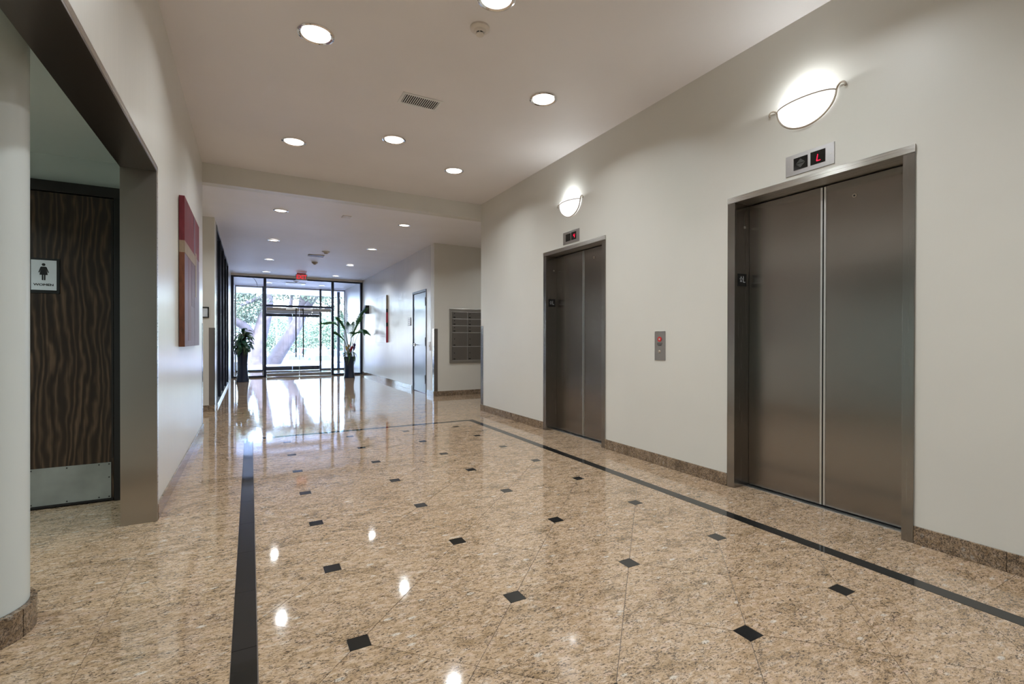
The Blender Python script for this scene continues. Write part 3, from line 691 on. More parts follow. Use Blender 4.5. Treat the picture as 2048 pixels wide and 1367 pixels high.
# ------------------------------------------------------------------ paintings
def art_left():
    y0, y1, z0, z1 = 4.785, 6.06, 1.08, 2.335; x0, x1 = XL+.004, XL+.042
    R = root('painting', 'large abstract canvas with red top, cream band and brown side on the left wall', 'painting', (XL, (y0+y1)/2, (z0+z1)/2))
    def cm(name, stops, scale=(1, 1, 1), rough=.35):
        t = NT(name); f = t.noise(t.coords((6, 6, 1.5)), 3, 5, .6, 1.0); t.l(t.ramp(f, stops), t.b.inputs['Base Color']); t.set(Roughness=.5); return t.m
    red = cm('canvas_red', [(.3, (.10, .006, .010)), (.7, (.19, .015, .028))]); muted = cm('canvas_glare_muted', [(.3, (.14, .06, .07)), (.7, (.21, .12, .14))]); brown = cm('canvas_brown', [(.3, (.09, .028, .012)), (.6, (.19, .062, .027)), (.8, (.08, .025, .015))])
    cream = cm('canvas_cream', [(.3, (.22, .15, .10)), (.7, (.34, .26, .18))]); dk = cm('canvas_dark', [(.3, (.09, .05, .07)), (.7, (.17, .10, .12))]); plum = cm('canvas_glare_plum', [(.3, (.13, .08, .11)), (.7, (.23, .17, .22))])  # muted and plum tones have the face's glare greyed into their colour
    obj('stretched_canvas', B(x0, x1, y0, y1, z0, z1, bev=.002), plum, R)
    e = .0012
    def patch(nm, m, a, b, c, d, side=True):
        obj(nm, B(x1-(.0 if not side else .0), x1+e, a, b, c, d), m, R)
    patch('painted_field', red, y0, y1, 1.965, z1); patch('painted_field', muted, y0+.25, y0+.50, z0+.05, 1.86)
    patch('painted_field', dk, y0+.55, y0+.78, 1.45, 1.86); patch('painted_field', plum, y0+.8, y1, z0, 1.86)
    obj('painted_band', B(x1, x1+2*e, y0, y0+.95, 1.865, 1.963), cream, R); obj('painted_band', B(x1, x1+3*e, y0+.86, y0+.98, 1.56, 2.0), cream, R)
    obj('painted_band', B(x1+e, x1+2*e, y0+.74, y0+.86, 1.97, z1-.01), dk, R)
    # wrapped edge facing the camera
    obj('painted_edge', B(x0, x1+e, y0-e, y0, 1.965, z1), red, R, label='deep red canvas edge'); obj('painted_edge', B(x0, x1+e, y0-e, y0, 1.865, 1.965), cream, R, label='cream canvas edge'); obj('painted_edge', B(x0, x1+e, y0-e, y0, z0, 1.865), brown, R, label='orange-brown canvas edge')
art_left()
R = root('painting', 'pale glare-washed canvas with red and dark edge on the right corridor wall', 'painting', (XB, 13.5, 1.7))
obj('stretched_canvas', B(XB-.052, XB-.004, 12.86, 14.10, 1.065, 2.345, bev=.002), simple('canvas_glare_pale', (.60, .58, .60), .25, vary=.25, nscale=2), R)  # glare on the canvas face is painted in as a pale colour
for (a, b, m) in ((1.065, 1.5, 'bract_red'), (1.5, 1.6, 'blackp'), (1.6, 1.88, 'bract_red'), (1.88, 1.97, 'blackp'), (1.97, 2.345, 'iron')):
    obj('painted_edge', B(XB-.052, XB-.004, 12.857, 12.8595, a, b), m, R)
# wall speaker/sconce
bm = bmesh.new(); prism(bm, [(XB-.0005, 1.95), (XB-.12, 1.95), (XB-.155, 2.06), (XB-.10, 2.215), (XB-.0005, 2.215)], 15.18, 15.36, 'y')
solo('wall_speaker', bm, simple and 'blackp', 'dark wedge-shaped speaker high on the right corridor wall near the entrance', 'speaker', (XB, 15.27, 2.08))
# framed notice in left recess, room sign, switch
R = root('framed_notice', 'small black framed white notice on the left recess wall', 'picture frame', (-.63, 8.93, 1.57))
obj('frame', Bs((-.68, -.575, 8.914, 8.9295, 1.485, 1.50), (-.68, -.575, 8.914, 8.9295, 1.64, 1.655), (-.68, -.665, 8.914, 8.9295, 1.50, 1.64), (-.59, -.575, 8.914, 8.9295, 1.50, 1.64)), 'blackp', R); obj('sheet', B(-.665, -.59, 8.922, 8.9295, 1.50, 1.64), 'signface', R)
R = root('room_sign', 'small white sign with dark marks beside the grey door', 'sign', (XB, 10.87, 1.56))
obj('backplate', B(XB-.012, XB-.0005, 10.76, 10.98, 1.470, 1.655), 'frame_blue', R); obj('sign_face', B(XB-.0135, XB-.0121, 10.78, 10.97, 1.48, 1.645), 'white', R)
obj('printed_marks', Bs((XB-.0145, XB-.0136, 10.85, 10.90, 1.60, 1.618), (XB-.0145, XB-.0136, 10.83, 10.92, 1.562, 1.572), (XB-.0145, XB-.0136, 10.85, 10.90, 1.51, 1.53)), 'frame_blue', R)
R = root('light_switch', 'white light switch plate between grey door and steel corner guard', 'light switch', (XB, 9.44, 1.02))
obj('cover_plate', B(XB-.008, XB-.0005, 9.40, 9.48, .925, 1.10, bev=.002), 'white', R); obj('toggle', B(XB-.020, XB-.0082, 9.434, 9.446, 1.0, 1.03), 'cream', R)

# ------------------------------------------------------------------ corner guards
def guard(nm, boxes, label, o):
    R = solo(nm, Bs(*boxes, bev=0), 'guard', label, 'corner guard', o); return R
guard('corner_guard', [(XR-.003, XR-.0004, 6.925, YC+.003, BH+.001, 1.362), (XR-.003, XR+.075, YC+.0004, YC+.003, BH+.001, 1.362)], 'tall narrow steel corner guard at the end of the elevator wall', (XR, YC, .1))
guard('corner_guard', [(XB-.003, XB+.075, YM-.003, YM-.0004, BH+.001, 1.365), (XB-.003, XB-.0004, YM-.003, YM+.09, BH+.001, 1.365)], 'dark steel corner guard left of the mailboxes', (XB, YM, .1))
guard('corner_guard', [(XG-.078, XG+.003, 8.927, 8.9296, BH+.001, 1.327), (XG+.0004, XG+.003, 8.927, 9.01, BH+.001, 1.327)], 'dark steel corner guard on the left recess wall beside the side windows', (XG, 8.93, .1))
guard('corner_guard', [(XL+.0004, XL+.003, 6.96, 7.053, BH+.001, 1.34), (XL-.075, XL+.003, 7.0504, 7.053, BH+.001, 1.34)], 'thin steel corner guard at the far end of the wall with the red painting', (XL, 7.05, .1))

# ------------------------------------------------------------------ mailboxes
R = root('mailbox_unit', 'recessed grey metal mailbox panel with stacked locking doors on the recess wall', 'mailbox', (4.2, YM, 1.2))
x0, x1, z0, z1 = 3.575, 4.72, .660, 1.783; f = .055
obj('frame', Bs((x0, x1, YM-.022, YM-.0004, z1-.058, z1), (x0, x1, YM-.022, YM-.0004, z0, z0+.055), (x0, x0+f, YM-.022, YM-.0004, z0+.055, z1-.058), (x1-f, x1, YM-.022, YM-.0004, z0+.055, z1-.058), bev=.003), 'mailf', R)
obj('backing', B(x0+f, x1-f, YM-.006, YM-.0004, z0+.055, z1-.058), 'alu', R)
cw = (x1-x0-2*f)/3; zz = [1.722, 1.576, 1.434, 1.292, 1.004, .717]
for c in range(3):
    for r in range(5):
        a, b = x0+f+c*cw+.006, x0+f+(c+1)*cw-.006; t, u = zz[r]-.005, zz[r+1]+.006
        D = obj('door', B(a, b, YM-.016, YM-.0062, u, t, bev=.002), 'mail', R)
        bm = bmesh.new(); zl = (t-.035) if r < 3 else (u+t)/2+.01
        cyl(bm, (a+.045, YM-.021, zl), (a+.045, YM-.0162, zl), .010, 12); obj('lock', bm, 'blackp', D)
        obj('number_label', B(a+.020, a+.066, YM-.0175, YM-.0162, u+.014, u+.034), 'blackp', D)

# ------------------------------------------------------------------ grey corridor door
R = root('door_2', 'grey metal door, daylight blue put into its paint, with silver lever in the right corridor wall', None, (XB, (D0+D1)/2, 0), kind='structure')
obj('frame', Bs((XB-.012, XB+.12, D0+.0005, D0+.045, .0005, DH-.0005), (XB-.012, XB+.12, D1-.045, D1-.0005, .0005, DH-.0005), (XB-.012, XB+.12, D0+.045, D1-.045, DH-.05, DH-.0005), bev=.002), 'frame_blue', R)
LF = obj('leaf', B(XB+.006, XB+.050, D0+.049, D1-.049, .010, DH-.055, bev=.002), 'grey_door', R)
for z in (1.95, 1.10, .30): obj('hinge', B(XB-.018, XB+.004, D0+.030, D0+.060, z-.09, z+.09, bev=.002), 'darkframe', R)
bm = bmesh.new(); cyl(bm, (XB-.010, D1-.13, 1.03), (XB+.005, D1-.13, 1.03), .032, 20); cyl(bm, (XB-.055, D1-.13, 1.03), (XB-.010, D1-.13, 1.03), .012, 12); tube(bm, smoothpts([(XB-.055, D1-.13, 1.03), (XB-.062, D1-.17, 1.03), (XB-.060, D1-.24, 1.025)], 4), .010, 8); obj('lever_handle', bm, 'chrome', R, smooth=True)

# ------------------------------------------------------------------ left corridor windows (dark, seen edge-on)
R = root('window_1', 'dark glazed side window wall with projecting black mullions along the left of the corridor', None, (-.56, 11.8, 0), kind='structure')
ms = [9.45, 10.62, 11.79, 12.96, 14.13]
for y in ms: obj('mullion', B(-.60, -.492, y-.03, y+.03, .03, ZL-.021, bev=.003), 'black_metal', R)
obj('sill', B(-.60, -.485, 9.421, 14.19, .0005, .06, bev=.003), 'alu', R); obj('head', B(-.60, -.495, 9.421, 14.19, ZL-.08, ZL-.0205), 'black_metal', R)
for a, b in zip(ms, ms[1:]): obj('pane', B(-.585, -.575, a+.03, b-.03, .06, ZL-.08), 'dglass', R)
struct('wall_behind_windows', B(-1.1, -1.0, 9.12, 14.6, -.003, ZL), 'void')

# ------------------------------------------------------------------ glass entrance (inner)
def mull(R, x, w, y, d, z0, z1, nm='mullion', mat='black_metal'): return obj(nm, B(x-w/2, x+w/2, y-d/2, y+d/2, z0, z1, bev=.003), mat, R)
R = root('window_2', 'glass storefront entrance wall with dark frames at the end of the corridor', None, (1.4, YW, 0), kind='structure')
zt = 3.03
obj('head_trim', B(XG+.001, XB-.001, YW-.07, YW+.05, zt, ZL+.015), 'cream', R)
for x in (XG+.035, XB-.04): mull(R, x, .07, YW, .10, .0005, zt-.001)
for x in (.385, 2.318): mull(R, x, .075, YW, .10, .0005, zt-.001)
obj('head_rail', B(XG+.07, XB-.075, YW-.045, YW+.045, zt-.045, zt-.0005), 'black_metal', R)
obj('transom', B(.423, 2.28, YW-.05, YW+.05, 2.135, 2.205, bev=.003), 'black_metal', R)
for a, b in ((XG+.07, .347), (2.356, XB-.075)): obj('bottom_rail', B(a, b, YW-.04, YW+.04, .0005, .055, bev=.003), 'black_metal', R)
obj('pane', B(XG+.07, .347, YW-.005, YW+.005, .055, zt-.045), 'glass', R); obj('pane', B(2.356, XB-.075, YW-.005, YW+.005, .055, zt-.045), 'glass', R); obj('pane', B(.423, 2.28, YW-.005, YW+.005, 2.205, zt-.045), 'glass', R)
bm = bmesh.new(); tube(bm, smoothpts([(-.05, YW-.06, 3.035), (.08, YW-.09, 2.97), (.16, YW-.10, 2.84), (.185, YW-.10, 2.71)], 5), .006, 6); obj('loose_wire', bm, 'frame_blue', R)
def glassdoor(nm, x0, x1, y, label, zt=2.128, handle=None):
    R = root(nm, label, None, ((x0+x1)/2, y, 0), kind='structure')
    obj('top_rail', B(x0+.004, x1-.004, y-.022, y+.022, zt-.105, zt-.004, bev=.003), 'plate', R); obj('bottom_rail', B(x0+.004, x1-.004, y-.022, y+.022, .012, .115, bev=.003), 'plate', R)
    obj('pane', B(x0+.006, x1-.006, y-.006, y+.006, .115, zt-.105), 'glass', R)
    obj('edge_seal', B(*( (x1-.008, x1-.001) if handle and handle > x0+.4 else (x0+.001, x0+.008)), y-.008, y+.008, .115, zt-.105), 'alu', R)
    if handle:
        bm = bmesh.new(); tube(bm, [(handle, y-.075, .60), (handle, y-.075, zt-.01)], .017, 12)
        for z in (.64, 1.95): cyl(bm, (handle, y-.075, z), (handle, y-.007, z), .010, 8)
        obj('pull_bar', bm, 'darkframe', R, smooth=True)
        s = -1 if handle < (1.34 if y < 17 else 1.4) else 1
        obj('magnet_lock', B(*sorted((handle+s*.012, handle+s*.275)), y-.085, y-.023, 2.06 if zt > 2.1 else zt-.05, zt-.004, bev=.004), 'white', R)  # silver block coloured white to paint in its bright reflection
    return R
glassdoor('door_3', .425, 1.340, YW, 'left leaf of the inner glass double door with a tall pull bar', handle=1.238)
glassdoor('door_4', 1.342, 2.278, YW, 'right leaf of the inner glass double door with a tall pull bar', handle=1.444)
solo('threshold', B(.42, 2.30, 15.93, 16.19, .002, .008, bev=.001), 'frame_blue', 'flat dark metal threshold strip in front of the glass double doors', 'threshold', (1.36, 16.06, .001))
# outer
R = root('window_3', 'outer glass storefront of the vestibule with thin dark mullions', None, (1.4, YO, 0), kind='structure')
for x, w, mm in ((XG+.035, .05, 'plate'), (.41, .07, 'black_metal'), (2.34, .07, 'black_metal'), (XB-.03, .04, 'plate')): mull(R, x, w, YO, .09, .0005, ZL-.02, mat=mm)
obj('head_rail', B(XG+.06, XB-.05, YO-.04, YO+.04, ZL-.08, ZL-.02), 'mailf', R)
obj('transom', B(.445, 2.305, YO-.05, YO+.05, 2.10, 2.20), 'plate', R)
for a, b in ((XG+.06, .375), (2.375, XB-.05)): obj('bottom_rail', B(a, b, YO-.04, YO+.04, .0005, .05), 'black_metal', R); obj('pane', B(a, b, YO-.005, YO+.005, .05, ZL-.08), 'glass', R)
obj('pane', B(.445, 2.305, YO-.005, YO+.005, 2.20, ZL-.08), 'glass', R)
for nm, a, b, s in (('door_5', .447, 1.366, 'left'), ('door_6', 1.368, 2.303, 'right')):
    R = root(nm, '%s leaf of the outer glass double door with dark rails' % s, None, ((a+b)/2, YO, 0), kind='structure')
    obj('top_rail', B(a+.003, b-.003, YO-.022, YO+.022, 1.99, 2.095), 'black_metal', R); obj('bottom_rail', B(a+.003, b-.003, YO-.022, YO+.022, .012, .16), 'black_metal', R); obj('pane', B(a+.005, b-.005, YO-.005, YO+.005, .16, 1.99), 'glass', R)
solo('canopy_post', B(3.02, 3.12, 19.9, 20.0, -.02, ZL-.05), 'black_metal', 'dark steel post just outside the outer entrance glass at right', 'post', (3.07, 19.95, 0))
solo('planter_ledge', B(-.62, -.30, 20.6, 21.2, -.02, .30), 'iron', 'low grey block outside the glass at the far left', 'ledge', (-.46, 20.9, 0))

# ------------------------------------------------------------------ exterior shell
struct('wall_exterior_right', B(XB+.2, 9, YO, YO+.3, -.2, 4.2), 'bldg'); struct('wall_exterior_left', B(-7, XG-.2, YO, YO+.3, -.2, 4.2), 'bldg')
o = solo('entrance_canopy', Bs((-7, 9, YO+.1, 22.6, ZL-.02, 3.5)), 'soffit', 'pale canopy soffit over the pavement outside the entrance', 'canopy', (1, 21, ZL)); 
struct('floor_pavement', B(-14, 18, YO+.1, 24.5, -.3, -.01), 'concrete', label='bright concrete pavement outside the entrance')
bm = bmesh.new(); P = [(-60, 24.5), (80, 24.5)]
rows = [(24.5, -.02), (30, -.45), (38, -1.35), (43, -1.7), (120, -1.75)]
G = [[bm.verts.new((x, y, z)) for x in (-70, -20, 0, 20, 60, 110)] for y, z in rows]
for A, C in zip(G, G[1:]):
    for i in range(5): bm.faces.new((A[i], A[i+1], C[i+1], C[i]))
struct('floor_parking_lot', bm, 'asphalt', label='sunlit pale parking lot beyond the entrance')

def gz(y):
    for (a, b), (c, d) in zip(rows, rows[1:]):
        if a <= y <= c: return b+(d-b)*(y-a)/(c-a)
    return -.02 if y < 24.5 else -1.75
# ------------------------------------------------------------------ planters and plants
def pot(x, y, h, r0, rw, r1, label):
    R = root('planter', label, 'planter', (x, y, 0))
    prof = [(.0001, .001), (r0*.96, .001), (r0, .012)] + [(r0+(rw-r0)*math.sin(pi/2*min(1, t/.45)) if t < .45 else rw+(r1-rw)*((t-.45)/.55)**1.6, h*t) for t in np.linspace(.03, 1, 18)] + [(r1-.014, h), (r1-.018, h-.05)]
    bm = bmesh.new(); lathe(bm, prof, (x, y), 40); obj('vase', bm, 'pot', R, smooth=50)
    bm = bmesh.new(); disc(bm, (x, y), r1-.017, h-.045); obj('soil', bm, 'soil', R)
    return R
pot(-.186, 14.80, .89, .160, .116, .146, 'tall dark navy hourglass planter at the left of the glass entrance')
pot(2.612, 14.95, .63, .166, .130, .164, 'shorter dark navy hourglass planter at the right of the glass entrance')
def leafmesh(L, W, droop, segs=8, fold=.12):
    bm = bmesh.new(); prev = None
    for i in range(segs+1):
        t = i/segs; w = W*math.sin(pi*min(1, t*.97+.02))**.8*(1-.25*t); a = droop*t*t
        x = L*t*math.cos(a*.8); z = L*t*math.sin(.75)*(1-t)*1.0 - L*.55*droop*t*t
        row = [bm.verts.new((x, -w, z+fold*w)), bm.verts.new((x, 0, z)), bm.verts.new((x, w, z+fold*w))]
        if prev:
            for k in range(2): bm.faces.new((prev[k], prev[k+1], row[k+1], row[k]))
        prev = row
    me = bpy.data.meshes.new('leaf'); bm.to_mesh(me); bm.free(); me.polygons.foreach_set('use_smooth', [True]*len(me.polygons)); return me
def leaves(R, base, n, meshes, el, sc_, zr, name='leaf'):
    for i in range(n):
        me = meshes[i % len(meshes)]; o = bpy.data.objects.new(name, me); COL.objects.link(o); o.parent = R
        az = i*2.39996+rng.uniform(-.3, .3); s = rng.uniform(*sc_)
        o.location = (base[0]+.03*math.cos(az), base[1]+.03*math.sin(az), base[2]+rng.uniform(*zr))
        o.rotation_euler = (rng.uniform(-.4, .4), -rng.uniform(*el), az); o.scale = (s, s, s)
R = root('potted_plant', 'bushy dark green broad-leaved plant in the tall left planter', 'plant', (-.176, 14.80, .85))
ms_ = []
for L, W, d, m in ((.34, .056, .8, 'leaf'), (.30, .060, .5, 'leaf'), (.36, .052, 1.0, 'leaf'), (.30, .060, .8, 'leaf2'), (.32, .048, .6, 'leaf')):
    me = leafmesh(L, W, d); me.materials.append(MT[m]); ms_.append(me)
leaves(R, (.01, 0, .02), 36, ms_, (-.6, .3), (.80, 1.0), (0, .16)); leaves(R, (.01, 0, .12), 34, ms_, (-.35, .5), (.8, 1.02), (0, .26)); leaves(R, (.01, 0, .26), 18, ms_, (.2, 1.1), (.8, 1.1), (0, .16))
bm = bmesh.new()
for k in range(7): a = k*.9; tube(bm, [(-.196+.03*math.cos(a), 14.8+.03*math.sin(a), .84), (-.196+.05*math.cos(a), 14.8+.05*math.sin(a), 1.30)], .007, 6)
obj('stem', bm, 'stem', R)
R = root('potted_palm', 'tall airy palm with arching fronds in the right planter', 'plant', (2.612, 14.95, .585))
def frond(end, mid, n=19, ll=.30, m='palm'):
    bm = bmesh.new(); b0 = V3((2.612+rng.uniform(-.04, .04), 14.95+rng.uniform(-.04, .04), .59)); pts = smoothpts([b0, mid, end], 10)
    tube(bm, pts, [.008*(1-.8*i/len(pts)) for i in range(len(pts))], 5); N = len(pts)
    for k in range(n):
        t = .52+.48*k/(n-1); i = min(N-2, int(t*(N-1))); p = pts[i]; d = (pts[i+1]-pts[i]).normalized(); side = d.cross(V3((0, 0, 1)))
        if side.length < .2: side = d.cross(V3((0, 1, 0)))
        side.normalize(); L = ll*(1-.45*abs(k/(n-1)-.4)); 
        for s in (-1, 1):
            dirn = (side*s*.75+d*.75+V3((0, 0, .28))).normalized(); upv = dirn.cross(d).normalized()*.020
            q1 = p+dirn*L*.5+V3((0, 0, .01)); q2 = p+dirn*L-V3((0, 0, L*.22))
            vs_ = [bm.verts.new(c) for c in (p-upv*.5, p+upv*.5, q1+upv, q2, q1-upv)]; bm.faces.new((vs_[0], vs_[1], vs_[2], vs_[4])); bm.faces.new((vs_[4], vs_[2], vs_[3]))
    obj('frond', bm, m, R)
X0, Y0 = 2.612, 14.95
for end, mid in (((3.02, 14.70, 2.02), (2.80, 14.85, 1.60)), ((2.46, 15.15, 1.98), (2.50, 15.0, 1.45)), ((1.88, 14.80, 1.58), (2.30, 14.90, 1.52)), ((3.00, 14.68, 1.32), (2.85, 14.8, 1.32)), ((2.72, 15.35, 1.62), (2.68, 15.1, 1.25)), ((2.30, 14.6, 1.72), (2.48, 14.8, 1.40)), ((2.72, 14.55, 1.32), (2.64, 14.8, 1.20)), ((2.95, 15.2, 1.75), (2.75, 15.1, 1.35)), ((2.36, 15.3, 1.30), (2.5, 15.1, 1.1))):
    frond(V3(end), V3(mid))
R2 = root('bromeliad_cluster', 'red, yellow and purple bromeliad blooms with strappy leaves at the foot of the palm', 'plant', (X0, Y0, .585))
me1 = leafmesh(.30, .022, 1.7); me1.materials.append(MT['leaf']); me2 = leafmesh(.24, .024, 1.3); me2.materials.append(MT['palm'])
leaves(R2, (0, 0, .03), 26, [me1, me2], (-.2, .9), (.8, 1.3), (0, .10))
for i, (dx, dz, m, az) in enumerate(((-.09, .25, 'bract_yel', 0), (-.03, .32, 'bract_yel', 2), (.02, .20, 'bract_red', 1), (.05, .26, 'bract_red', 4), (.14, .34, 'bract_pur', 2.5), (.12, .26, 'bract_pur', 5))):
    bm = bmesh.new(); c = V3((X0+dx, Y0-.06+.03*math.sin(az), .62+dz)); tube(bm, [(X0+dx*.4, Y0, .60), c], .006, 5)
    for k in range(9):
        a = k*2.4; hgt = .07*(k/9); p = c+V3((0, 0, -hgt)); q = p+V3((math.cos(a)*.05, math.sin(a)*.075, .10)); s = V3((-math.sin(a), math.cos(a), 0))*.022
        vv = [bm.verts.new(z_) for z_ in (p-s*.4, p+s*.4, (p+q)/2+s, q, (p+q)/2-s)]; bm.faces.new(vv)
    obj('flower', bm, m, R2, label={'bract_yel': 'yellow bloom', 'bract_red': 'red bloom', 'bract_pur': 'purple bloom'}[m])

# ------------------------------------------------------------------ trees
def crown(R, blobs, n, size, mat, seed):
    r = np.random.RandomState(seed); V = []; F = []
    W_ = np.array([b[3]**2 for b in blobs]); W_ = W_/W_.sum()
    for k in range(n):
        b = blobs[r.choice(len(blobs), p=W_)]; d = r.normal(size=3); d /= np.linalg.norm(d); q = b[3]*r.uniform(.35, 1)**.5; c = np.array(b[:3])+d*q*np.array((1, 1, .75))
        u = r.normal(size=3); u /= np.linalg.norm(u); v = np.cross(u, r.normal(size=3)); v /= np.linalg.norm(v); s = size*r.uniform(.6, 1.4)
        i = len(V); V += [c-u*s, c+v*s*.45, c+u*s, c-v*s*.45]; F.append((i, i+1, i+2, i+3))
    me = bpy.data.meshes.new('foliage'); me.from_pydata([tuple(np.array(v)-np.array(ORG[R])) for v in V], [], F); me.materials.append(MT[mat])
    o = bpy.data.objects.new('foliage', me); COL.objects.link(o); o.parent = R; o['kind'] = 'stuff'
def limb(R, pts, r0, r1, nm='branch'):
    P = smoothpts(pts, 6); n = len(P); bm = bmesh.new(); tube(bm, P, [r0+(r1-r0)*i/(n-1) for i in range(n)], 10); obj(nm, bm, 'bark', R, smooth=True)
def ix(px, py, Y):   # world point on plane y=Y seen at photo pixel (used only to place the far trees)
    d = fw + r2*((px-1024)/952.8) - u2*((py-683.5)/952.8); t = Y/d.y; return (d.x*t, Y, 1.14+d.z*t)
Y = 28.0
R = root('oak_tree', 'big live oak with trunk leaning right behind the inner glass doors', 'tree', (ix(535, 735, Y)[0], Y, gz(Y)))
b = ix(541, 738, Y); limb(R, [(b[0]-.05, Y, gz(Y)-.1), ix(556, 708, Y), ix(582, 668, Y), ix(598, 640, Y+.2), ix(607, 610, Y+.4), ix(612, 565, Y+.5)], .40, .24, 'trunk')
limb(R, [ix(598, 640, Y+.2), ix(616, 612, Y), ix(632, 590, Y-.5), ix(650, 540, Y-1)], .22, .12); limb(R, [ix(586, 662, Y), ix(580, 630, Y+1), ix(584, 590, Y+1.5)], .16, .08)
crown(R, [(*ix(600, 560, Y), 1.5), (*ix(640, 575, Y-1), 1.2), (*ix(575, 580, Y+2), .9), (*ix(660, 600, Y+1), .8), (*ix(630, 540, Y), 2.0)], 11000, .065, 'foliage', 3)
Y = 26.5
R = root('oak_tree', 'forked live oak behind the left glass panel with curved limbs', 'tree', (ix(512, 740, Y)[0], Y, gz(Y)))
limb(R, [(ix(518, 745, Y)[0], Y, gz(Y)-.1), ix(517, 715, Y), ix(516, 690, Y), ix(524, 655, Y), ix(533, 620, Y), ix(534, 580, Y)], .42, .26, 'trunk')
limb(R, [ix(514, 692, Y), ix(504, 672, Y), ix(488, 652, Y-.3), ix(466, 640, Y-.6), ix(440, 632, Y-1)], .24, .16); limb(R, [ix(533, 600, Y), ix(518, 596, Y), ix(500, 602, Y-.4), ix(482, 610, Y-.6)], .16, .06)
limb(R, [ix(533, 625, Y), ix(522, 605, Y+.3), ix(506, 592, Y+.3), ix(490, 588, Y), ix(475, 596, Y)], .15, .05)
crown(R, [(*ix(490, 612, Y), 1.0), (*ix(475, 600, Y+.5), .9), (*ix(505, 625, Y+1), .8), (*ix(520, 560, Y), 1.6), (*ix(470, 625, Y-.5), .6), (*ix(450, 580, Y), 1.2)], 8000, .06, 'foliage', 5)
defs = [(548, 668, 76, 4.6, 'rounded bright green tree behind the leaning trunk at left'), (638, 652, 84, 6.6, 'broad dark green tree filling the view behind the right glass door'), (676, 655, 74, 4.2, 'pale green tree behind the right glass panel'), (585, 655, 96, 6.0, 'green tree behind the leaning oak trunk'), (700, 628, 120, 9.5, 'tall pale tree at the far right of the view outside'), (608, 645, 112, 7.5, 'distant green tree above the parked cars'), (476, 618, 98, 6.8, 'faint green tree at the far left of the view outside')]
for i, (px, py, Yt, rr, lab) in enumerate(defs):
    c = ix(px, py, Yt); R = root('background_tree', lab, 'tree', (c[0], Yt, gz(Yt)), group='trees beyond the parking lot')
    limb(R, [(c[0], Yt, gz(Yt)-.1), (c[0]+.3, Yt, c[2]-rr*.5), (c[0], Yt, c[2])], .3, .15, 'trunk')
    crown(R, [(c[0], Yt, c[2], rr*.75), (c[0]-rr*.5, Yt, c[2]-rr*.2, rr*.5), (c[0]+rr*.5, Yt, c[2]-rr*.25, rr*.5), (c[0], Yt-1, c[2]-rr*.45, rr*.55)], 9000, .15, 'foliage2', 20+i)

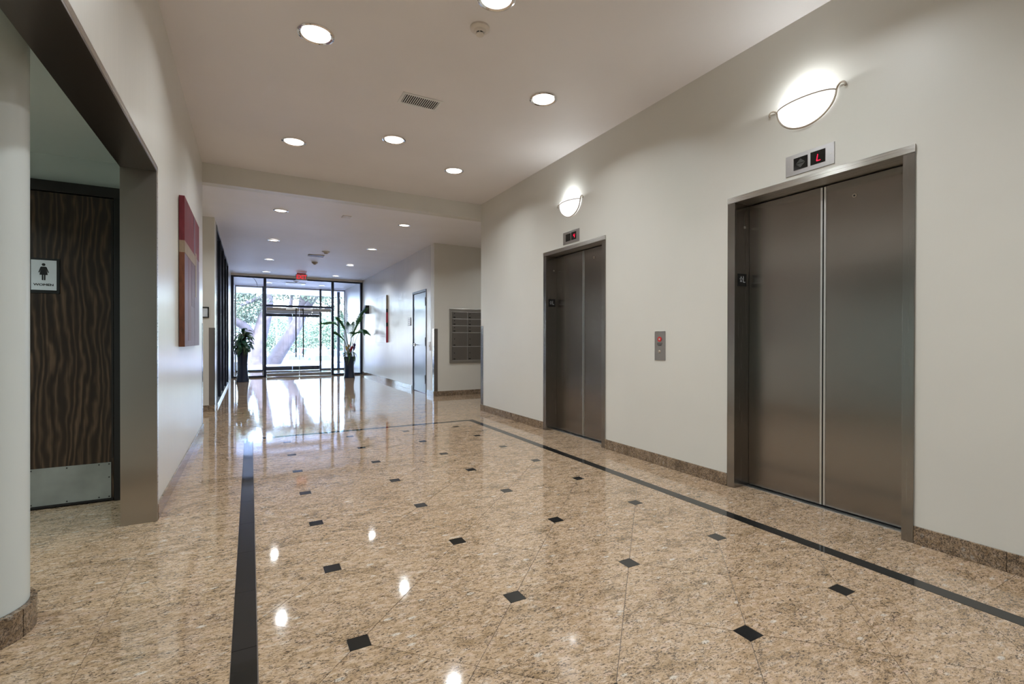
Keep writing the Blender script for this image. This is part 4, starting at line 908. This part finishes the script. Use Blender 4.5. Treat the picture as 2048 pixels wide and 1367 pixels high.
# ------------------------------------------------------------------ cars
def car(px, py_mid, Yc, rot, colr0, label, suv=False, nm='car'):
    colr = tuple(c*.5 for c in colr0); x = ix(px, 720, Yc)[0]; R = root(nm, label, 'car', (x, Yc, gz(Yc)), group=None)
    m = carpaint(label.split()[0], colr); L = 4.6; W = .92; hs = .92 if not suv else 1.08; hr = 1.44 if not suv else 1.78
    st = [(-L/2, .62, .42, .60), (-L/2+.12, .82, .26, .70), (-L/2+.7, W, .22, hs-.12), (-L/2+1.25, W, .22, hs), (0, W, .2, hs), (L/2-.9, W, .22, hs), (L/2-.15, .86, .26, hs-.02), (L/2, .76, .4, hs-.22)]
    bm = bmesh.new(); rings = []
    for y, w_, zb, zs in st: rings.append([bm.verts.new(p) for p in ((-w_*.9, y, zb), (-w_, y, zb+.18), (-w_*.97, y, zs), (-w_*.6, y, zs+.03), (w_*.6, y, zs+.03), (w_*.97, y, zs), (w_, y, zb+.18), (w_*.9, y, zb))])
    for A, C in zip(rings, rings[1:]):
        for k in range(8): bm.faces.new((A[k], A[(k+1) % 8], C[(k+1) % 8], C[k]))
    bm.faces.new(rings[0]); bm.faces.new(rings[-1])
    def fin(nm_, bm, mat, smooth=False):
        bmesh.ops.rotate(bm, verts=bm.verts, matrix=Matrix.Rotation(rot, 3, 'Z')); bmesh.ops.translate(bm, verts=bm.verts, vec=(x, Yc, gz(Yc))); return obj(nm_, bm, mat, R, smooth=smooth)
    fin('body', bm, m, 35)
    y0, y1 = -L/2+1.15, (L/2-.55 if not suv else L/2-.12); bm = bmesh.new()
    lo = [(-.80, y0, hs), (.80, y0, hs), (.80, y1, hs), (-.80, y1, hs)]; hi = [(-.64, y0+.62, hr-.05), (.64, y0+.62, hr-.05), (.64, y1-(.75 if not suv else .25), hr-.05), (-.64, y1-(.75 if not suv else .25), hr-.05)]
    A = [bm.verts.new(p) for p in lo]; C = [bm.verts.new(p) for p in hi]
    for k in range(4): bm.faces.new((A[k], A[(k+1) % 4], C[(k+1) % 4], C[k]))
    bm.faces.new(C); fin('window_glass', bm, 'carglass')
    bm = bmesh.new(); box(bm, -.63, .63, hi[0][1], hi[2][1], hr-.06, hr, bev=.02)
    for k in range(4): tube(bm, [lo[k], hi[k]], .035, 6)
    fin('roof', bm, m)
    for sx in (-1, 1):
        for yw in (-L/2+.85, L/2-.85):
            bm = bmesh.new(); cyl(bm, (sx*.72, yw, .33), (sx*.94, yw, .33), .33, 18); fin('wheel', bm, 'tyre', 35)
        bm = bmesh.new(); box(bm, *sorted((sx*.52, sx*.80)), -L/2-.01, -L/2+.14, .60, .74, bev=.02); fin('headlight', bm, 'alu')
        bm = bmesh.new(); box(bm, *sorted((sx*.58, sx*.84)), L/2-.16, L/2+.005, .66, .84, bev=.02); fin('tail_light', bm, 'lampred')
        bm = bmesh.new(); box(bm, *sorted((sx*.84, sx*1.04)), -L/2+1.35, -L/2+1.5, hs, hs+.14, bev=.02); fin('mirror', bm, m)
    bm = bmesh.new(); box(bm, -.45, .45, -L/2-.012, -L/2+.05, .42, .56, bev=.01); fin('grille', bm, 'tyre'); bm = bmesh.new(); box(bm, -.16, .16, L/2-.02, L/2+.015, .5, .62); fin('licence_plate', bm, 'white')
car(591, 720, 50, 0.05, (.80, .80, .82), 'white sedan facing the entrance in the middle of the parking lot')
car(619, 712, 61, pi+.1, (.7, .02, .05), 'red car with its tail to the entrance, right of the white sedan', True)
car(641, 715, 47, .12, (.75, .76, .78), 'silver car parked behind the right door leaf mullion')
car(662, 712, 55, .2, (.42, .44, .48), 'grey sport utility car behind the right side of the glass doors', True)
car(549, 712, 55, 1.2, (.12, .13, .15), 'black car partly hidden by the leaning oak trunk')
car(605, 700, 68, .1, (.78, .78, .78), 'distant white van-like car behind the white sedan', True)
car(568, 700, 67, .2, (.65, .67, .70), 'distant pale car left of the white sedan')
car(645, 700, 70, -.3, (.25, .27, .32), 'distant dark car in the last parking row', True)
car(684, 712, 63, .2, (.70, .70, .72), 'pale car at the right end of the parking row')
car(480, 715, 52, .9, (.72, .72, .74), 'pale car seen past the left planter')
# light pole, bollard, building
bm = bmesh.new(); x = ix(553, 700, 60)[0]; tube(bm, [(x, 60, gz(60)), (x, 60, 6.5)], .06, 8); box(bm, x-.1, x+.5, 59.85, 60.15, 6.4, 6.55); solo('street_lamp', bm, 'plate', 'slim parking lot lamp post left of the leaning oak trunk', 'street lamp', (x, 60, gz(60)))
bm = bmesh.new(); x = ix(571, 700, 30)[0]; tube(bm, [(x, 30, gz(30)), (x, 30, gz(30)+1.25)], .055, 12); lathe(bm, [(.055, gz(30)+1.25), (.04, gz(30)+1.3), (.0001, gz(30)+1.32)], (x, 30), 12); solo('bollard', bm, 'mailf', 'slim grey bollard in front of the white sedan', 'bollard', (x, 30, gz(30)), smooth=True)
R = root('office_building', 'pale distant building with a dark window band above the trees', 'building', (ix(540, 680, 125)[0], 125, -1.75))
c = ix(540, 650, 125); obj('wall', Bs((c[0]-14, c[0]+5, 125, 133, -1.7, c[2]+3.2)), 'bldg', R)
for k in range(6): obj('window', B(c[0]-13.5+k*3.0, c[0]-10.8+k*3.0, 124.9, 125, c[2]-1.6, c[2]-.2), 'frame_blue', R)
